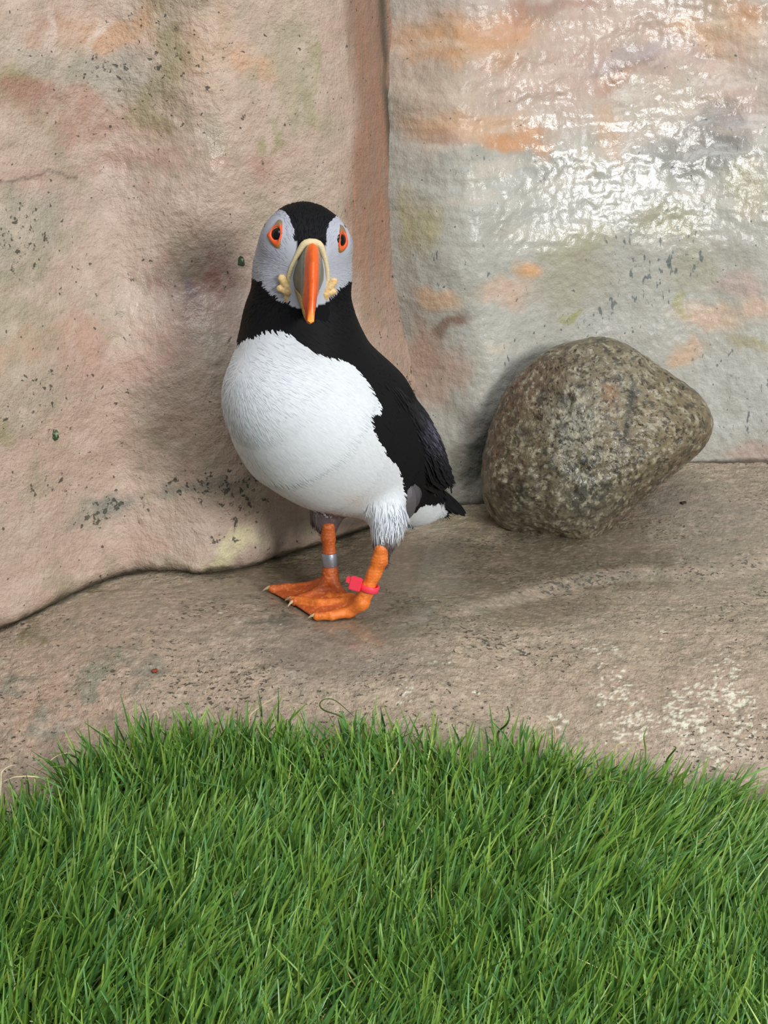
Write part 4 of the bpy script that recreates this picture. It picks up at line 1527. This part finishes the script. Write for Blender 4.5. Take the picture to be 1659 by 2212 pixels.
# ---- leg rings
def ring(c, axis, ro, ri, hgt, name, mat, parent, label, seg=48, gap=0.0):
    axis = axis / np.linalg.norm(axis)
    x = np.cross(axis, (0, 1.0, 0))
    x /= np.linalg.norm(x)
    y = np.cross(axis, x)
    prof = [(ri, -.5), (ro - .0002, -.5), (ro, -.45), (ro, .45), (ro - .0002, .5), (ri, .5)]
    V = []
    for i in range(seg):
        a = gap / 2 + (2 * math.pi - gap) * i / (seg - 1 if gap else seg)
        for (r, z) in prof:
            V.append(c + r * (math.cos(a) * x + math.sin(a) * y) + axis * hgt * z)
    ix = np.arange(seg * 6).reshape(seg, 6)
    ix2 = ix if gap else np.concatenate([ix, ix[:1]])
    ix2 = np.concatenate([ix2, ix2[:, :1]], 1)
    Q = np.stack([ix2[:-1, :-1], ix2[:-1, 1:], ix2[1:, 1:], ix2[1:, :-1]], -1).reshape(-1, 4)
    V = np.array(V)
    return V, Q


M_metal = plain_mat('dull_aluminium', (176, 182, 196), 0.38, 0.85, bump=(900, 0.35, 0.0004), vary=0.12, vscale=500)
M_red = plain_mat('red_plastic', (255, 66, 88), 0.4, vary=0.06)
c0 = at(712, 1208, yL + .0005)
V, Q = ring(c0, tarL[0][0] - tarL[3][0], .0054, .0047, .0098, 'leg_ring', M_metal, legL, '', gap=.10)
part('leg_ring', V, Q, None, M_metal, parent=legL, label='silver metal identification ring')
c1 = at(787, 1270, yR + .0005)
axr = tarR[2][0] - tarR[3][0]
c1 = tarR[3][0] + axr * 0.22
axr = axr / np.linalg.norm(axr) + np.array([-.16, -.10, .10])
V, Q = ring(c1 + np.array([.0006, -.0006, 0]), axr, .0068, .0056, .0042, 'leg_ring', M_red, legR, '')
rr = part('leg_ring', V, Q, None, M_red, parent=legR, label='bright red plastic ring')
# the clasp block of the red ring
import bmesh
bm = bmesh.new()
bmesh.ops.create_cube(bm, size=1)
bmesh.ops.scale(bm, vec=(.0080, .0048, .0088), verts=bm.verts)
bmesh.ops.bevel(bm, geom=list(bm.edges), offset=.0006, segments=2, affect='EDGES')
b2 = bmesh.ops.create_cube(bm, size=1)
bmesh.ops.scale(bm, vec=(.0034, .0040, .0034), verts=b2['verts'])
bmesh.ops.translate(bm, vec=(-.0048, 0, .0014), verts=b2['verts'])
me = bpy.data.meshes.new('clasp')
axn = Vector(axr / np.linalg.norm(axr))
xx = Vector((1, -.25, -.30))
xx = (xx - axn * xx.dot(axn)).normalized()
yy = axn.cross(xx)
Mx = Matrix((xx, yy, axn)).transposed().to_4x4()
ctr = at(768, 1261, yR - .004)
Mx.translation = Vector(ctr - ORG)
bm.transform(Mx)
bm.to_mesh(me)
bm.free()
obj('clasp', me, M_red, rr)

# ------------------------------------------------------------------ artificial turf
edge_px = np.array([(-420, 1900), (-150, 1800), (0, 1722), (55, 1692), (100, 1655), (190, 1590), (280, 1562), (390, 1530), (450, 1540), (560, 1548), (640, 1550), (700, 1556), (830, 1548), (900, 1565), (980, 1590), (1080, 1590), (1200, 1618), (1320, 1628), (1420, 1655), (1540, 1672), (1659, 1668), (1900, 1690), (2200, 1720)], float)


def zg(x, y):
    return np.maximum(h_low(x, y), -0.068) + 0.002


edge = floor_at(edge_px[:, 0], edge_px[:, 1] + 26, lambda x, y: zg(x, y) + 0.018)


def edge_y(x):
    return np.interp(x, edge[:, 0], edge[:, 1])


def build_turf():
    xs = np.linspace(-0.62, 0.62, 160)
    tt = np.linspace(0, 1, 60)
    X, T = np.meshgrid(xs, tt)
    Y = 0.30 + (edge_y(X) - 0.30) * T
    Z = np.maximum(zg(X, Y), h_full(X.ravel(), Y.ravel()).reshape(X.shape) + .001)
    P = np.stack([X, Y, Z + .0015], -1).reshape(-1, 3)
    B = P - (0, 0, .003)
    V = np.concatenate([P, B])
    m = len(P)
    i = np.arange(m).reshape(X.shape)
    Q = [grid_quads(60, 160), grid_quads(60, 160, m, True)]
    for e in (i[0], i[-1][::-1], i[:, 0][::-1], i[:, -1]):
        Q.append(np.stack([e[:-1], e[:-1] + m, e[1:] + m, e[1:]], -1))
    mt = plain_mat('turf_backing', (30, 44, 24), 0.9, vary=.3)
    turf = obj('artificial_turf', mesh_np('artificial_turf', V, np.concatenate(Q)), mt,
               label='mat of bright green artificial grass in front of the rock ledge', cat='turf')
    mb = attr_mat('grass_blade', 0.30, None, 0.5)
    nt = mb.node_tree
    p = nt.nodes['Principled BSDF']
    # blades let a little light through
    tr = nt.nodes.new('ShaderNodeBsdfTranslucent')
    a = nd(nt, 'ShaderNodeAttribute', attribute_name='Col')
    nt.links.new(a.outputs['Color'], tr.inputs[0])
    mx = nt.nodes.new('ShaderNodeMixShader')
    mx.inputs[0].default_value = 0.3
    nt.links.new(p.outputs[0], mx.inputs[1])
    nt.links.new(tr.outputs[0], mx.inputs[2])
    nt.links.new(mx.outputs[0], nt.nodes['Material Output'].inputs[0])

    def blades(n, hmin, hmax, wmin, wmax, cols, lean, curl, y0=0.40, jx=0.60, seg=6, near_edge=0.0, tuft=True):
        if tuft:
            nt_ = n // 6
            tx = rng.uniform(-0.56, 0.56, nt_)
            q = rng.uniform(0, 1, nt_) ** (1 if not near_edge else near_edge)
            ey = edge_y(tx)
            ty = ey - (ey - y0) * q
            r_ = rng.integers(0, nt_, n)
            x = tx[r_] + rng.normal(size=n) * .0028
            y = ty[r_] + rng.normal(size=n) * .0028
        else:
            x = rng.uniform(-0.56, 0.56, n)
            ey = edge_y(x)
            y = ey - (ey - y0) * rng.uniform(0, 1, n) ** (near_edge or 1)
            r_ = np.arange(n)
        y = np.minimum(y, edge_y(x) + .002)
        z = np.maximum(zg(x, y), h_low(x, y)) + .001
        R = np.stack([x, y, z], -1)
        hgt = rng.uniform(hmin, hmax, n)
        dist_e = edge_y(x) - y
        hgt = hgt * (0.62 + 0.38 * sstep(0, .08, dist_e))
        # nap of the pile: swept to the right, more strongly on the right-hand side
        fld = fbm(np.stack([x * 7, y * 7, 0 * x], -1) + 3, 2)
        fl2 = fbm(np.stack([x * 9, y * 9, 0 * x], -1) + 33, 2)
        sx = 0.16 + 0.55 * sstep(0.02, 0.20, x) * sstep(.60, .74, y) + 0.35 * fld - 0.45 * sstep(-.06, -.24, x) * sstep(.70, .80, y)
        sy = 0.22 + 0.30 * fl2
        dx = sx + rng.normal(size=n) * lean
        dy = sy + rng.normal(size=n) * lean
        dz = np.ones(n)
        D = np.stack([dx, dy, dz], -1)
        D /= np.linalg.norm(D, axis=1)[:, None]
        th = rng.uniform(0, 2 * np.pi, n)
        Bd = np.stack([np.cos(th), np.sin(th), rng.normal(size=n) * .2 - .45], -1) * (rng.uniform(0, 1, n) ** 1.5 * curl)[:, None]
        Bd = Bd + np.stack([dx, dy, -0.15 * np.ones(n)], -1) * .22
        fa = rng.normal(size=n) * .7
        Bt = np.stack([np.cos(fa), np.sin(fa), np.zeros(n)], -1)
        Bt = Bt - D * (Bt * D).sum(1)[:, None]
        Bt /= np.linalg.norm(Bt, axis=1)[:, None]
        fold = np.cross(D, Bt)
        wd = rng.uniform(wmin, wmax, n)
        ci = rng.integers(0, len(cols), n)
        c = np.array([lin(k) for k in cols])[ci] * rng.uniform(.75, 1.2, n)[:, None]
        V, C = [], []
        for s in range(seg + 1):
            t = s / seg
            ctr = R + D * (hgt * t)[:, None] + Bd * (hgt * t * t)[:, None]
            if not tuft:      # crimped thatch
                ctr = ctr + np.stack([np.sin(7 * t + th * 3), np.cos(6 * t + th * 5), np.sin(5 * t + th)], -1) * (.0032 * t)
            w = wd * (1 - 0.45 * t ** 5) * (.8 + .2 * min(1, t * 4)) * .5
            if s == seg:
                w = w * .5
            V += [ctr - Bt * w[:, None], ctr + fold * (w * .45)[:, None], ctr + Bt * w[:, None]]
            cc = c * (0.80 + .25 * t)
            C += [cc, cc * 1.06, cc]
        V = np.stack(V, 1).reshape(-1, 3)
        C = np.stack(C, 1).reshape(-1, 3)
        kk = 3 * (seg + 1)
        q = np.array([[3 * s + a_, 3 * s + a_ + 1, 3 * s + a_ + 4, 3 * s + a_ + 3] for s in range(seg) for a_ in (0, 1)])
        Q = (np.arange(n)[:, None, None] * kk + q[None]).reshape(-1, 4)
        return V, Q, C
    greens = [(110, 154, 66), (118, 162, 72), (132, 170, 76), (100, 146, 66), (102, 152, 86), (148, 178, 80), (92, 138, 68), (124, 162, 66)]
    V, Q, C = blades(56000, .040, .062, .0011, .0019, greens, .20, .66, seg=4)
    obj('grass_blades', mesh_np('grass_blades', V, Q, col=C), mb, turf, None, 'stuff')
    V, Q, C = blades(5000, .028, .046, .0006, .0012, [(222, 200, 146), (206, 184, 126), (190, 172, 110), (230, 214, 168)], .5, 1.6, seg=8, tuft=False)
    ms = attr_mat('straw_fibre', 0.5, None, 0.4)
    obj('straw_fibres', mesh_np('straw_fibres', V, Q, col=C), ms, turf, 'curly tan thatch fibres between the green blades', 'stuff')
    # stray blades and fibres along the back edge, each on its own
    def stray(pts, r, colr, name, label):
        ps = []
        x0_, y0_, _ = pts[0]
        if y0_ > 1540:
            pts = [(x0_ - 2, y0_ + 62, .002), (x0_, y0_ + 24, .008)] + list(pts)
        for (px, py, dz) in pts:
            g = floor_at(px, py, lambda x, y: np.maximum(zg(x, y), h_low(x, y)) + dz)[0]
            ps.append(g)
        ps = np.array(ps)
        t = np.linspace(0, len(ps) - 1, 30)
        pp = np.stack([np.interp(t, np.arange(len(ps)), ps[:, i]) for i in range(3)], -1)
        for _ in range(4):
            pp[1:-1] = (pp[:-2] + 2 * pp[1:-1] + pp[2:]) / 4
        rad = r * (1 - .7 * np.linspace(0, 1, 30) ** 2)
        Vv, Qq, Tt = tube(pp, rad, 6)
        obj(name, mesh_np(name, Vv, Qq, Tt, col=np.tile(lin(colr), (len(Vv), 1))), ms if 'fibre' in name else mb, turf, label)
    stray([(752, 1562, .01), (735, 1543, .026), (702, 1538, .024), (686, 1524, .020), (697, 1508, .018), (722, 1508, .018), (745, 1530, .018), (765, 1548, .02)], .00055, (92, 112, 50), 'stray_blade', 'looped dark green blade lying on the ledge')
    stray([(1075, 1580, .01), (1096, 1565, .022), (1102, 1545, .026), (1096, 1525, .028)], .0008, (72, 100, 40), 'stray_blade', 'curved dark blade standing at the back edge')
    stray([(600, 1560, .01), (602, 1520, .03), (601, 1484, .036)], .0006, (86, 128, 58), 'stray_blade', None)
    stray([(566, 1575, .01), (565, 1530, .03), (558, 1492, .036)], .0006, (66, 104, 56), 'stray_blade', None)
    stray([(832, 1575, .01), (826, 1548, .028), (822, 1528, .032)], .0008, (58, 112, 42), 'stray_blade', None)
    stray([(538, 1545, .012), (560, 1528, .012), (580, 1514, .014), (595, 1506, .015)], .0005, (214, 196, 150), 'straw_fibre', None)
    stray([(75, 1672, .01), (100, 1650, .018), (125, 1630, .022), (160, 1624, .02)], .0005, (220, 204, 160), 'straw_fibre', None)
    stray([(2, 1668, .006), (18, 1655, .008), (36, 1652, .006)], .0005, (226, 214, 176), 'straw_fibre', None)
    stray([(345, 1560, .012), (338, 1535, .018), (330, 1510 + 30, .02)], .0006, (220, 204, 160), 'straw_fibre', None)
    stray([(935, 1600, .01), (925, 1570, .016), (905, 1550, .016), (890, 1535, .014)], .0004, (190, 160, 120), 'straw_fibre', None)
    stray([(1200, 1600, .01), (1200, 1575, .016), (1188, 1555, .016), (1178, 1548, .014)], .0004, (206, 190, 130), 'straw_fibre', None)
    stray([(1395, 1618, .012), (1390, 1590, .02), (1398, 1570, .022)], .0006, (120, 150, 60), 'stray_blade', None)
    stray([(1330, 1608, .012), (1360, 1604, .014), (1395, 1606, .012)], .0004, (206, 190, 130), 'straw_fibre', None)
    stray([(1440, 1640, .012), (1462, 1615, .026), (1455, 1612, .02)], .0008, (84, 130, 50), 'stray_blade', None)
    return turf


build_turf()


# ------------------------------------------------------------------ small things on the rock
def moss(px, py, rpx, F, label):
    c, ux, uy, sc = wall_unproj(F)(px, py)

    def f(P):
        d = sd_ell(P, c, np.eye(3), np.array([.8, .5, 1.15]) * rpx * sc)
        return d + .0009 * fbm(P * 500, 3)
    V, Q = isosurface(f, c - rpx * sc * 2, c + rpx * sc * 2, .0006)
    cc = lin((66, 84, 58)) * (1 + .8 * fbm(V * 600, 2))[:, None].clip(.4, 2)
    n = sstep(.2, .5, fbm(V * 500 + 9, 2))[:, None]
    cc = cc * (1 - n) + lin((150, 158, 130)) * n
    obj('moss_tuft', mesh_np('moss_tuft', V, Q, col=cc), attr_mat('moss', .9), None, label, None, 'moss')


moss(521, 565, 10, FL, 'small dark green moss tuft on the left wall beside the puffin head')
moss(118, 940, 11, FL, 'dark green moss tuft low on the left wall, far left of the breast')


def flake(px, py, wpx, colr, label):
    p = floor_at(px, py, h_full)[0]
    k = np.linalg.norm(p - CAM) / FPX
    n = 14
    V = []
    for z in (0.0004, 0.0016):
        for i in range(n):
            a = 2 * math.pi * i / n
            r = wpx * k * (1 + .3 * math.sin(3 * a + 1) + .15 * math.sin(7 * a))
            V.append(p + np.array([math.cos(a) * r, math.sin(a) * r * .9, z + .0006 * math.sin(2 * a)]))
    V = np.array(V)
    i = np.arange(n)
    Q = np.stack([i, (i + 1) % n, (i + 1) % n + n, i + n], -1)
    V = np.concatenate([V, [V[:n].mean(0), V[n:].mean(0)]])
    T = np.concatenate([np.stack([(i + 1) % n, i, np.full(n, 2 * n)], -1), np.stack([i + n, (i + 1) % n + n, np.full(n, 2 * n + 1)], -1)])
    obj('leaf_flake', mesh_np('leaf_flake', V, Q, T), plain_mat('flake_%d' % px, colr, .7), None, label, None, 'debris')


flake(333, 1452, 6, (140, 60, 34), 'tiny rust red flake on the dry pink part of the ledge')
flake(1475, 1089, 6, (62, 40, 30), 'tiny dark brown flake on the ledge right of the boulder')
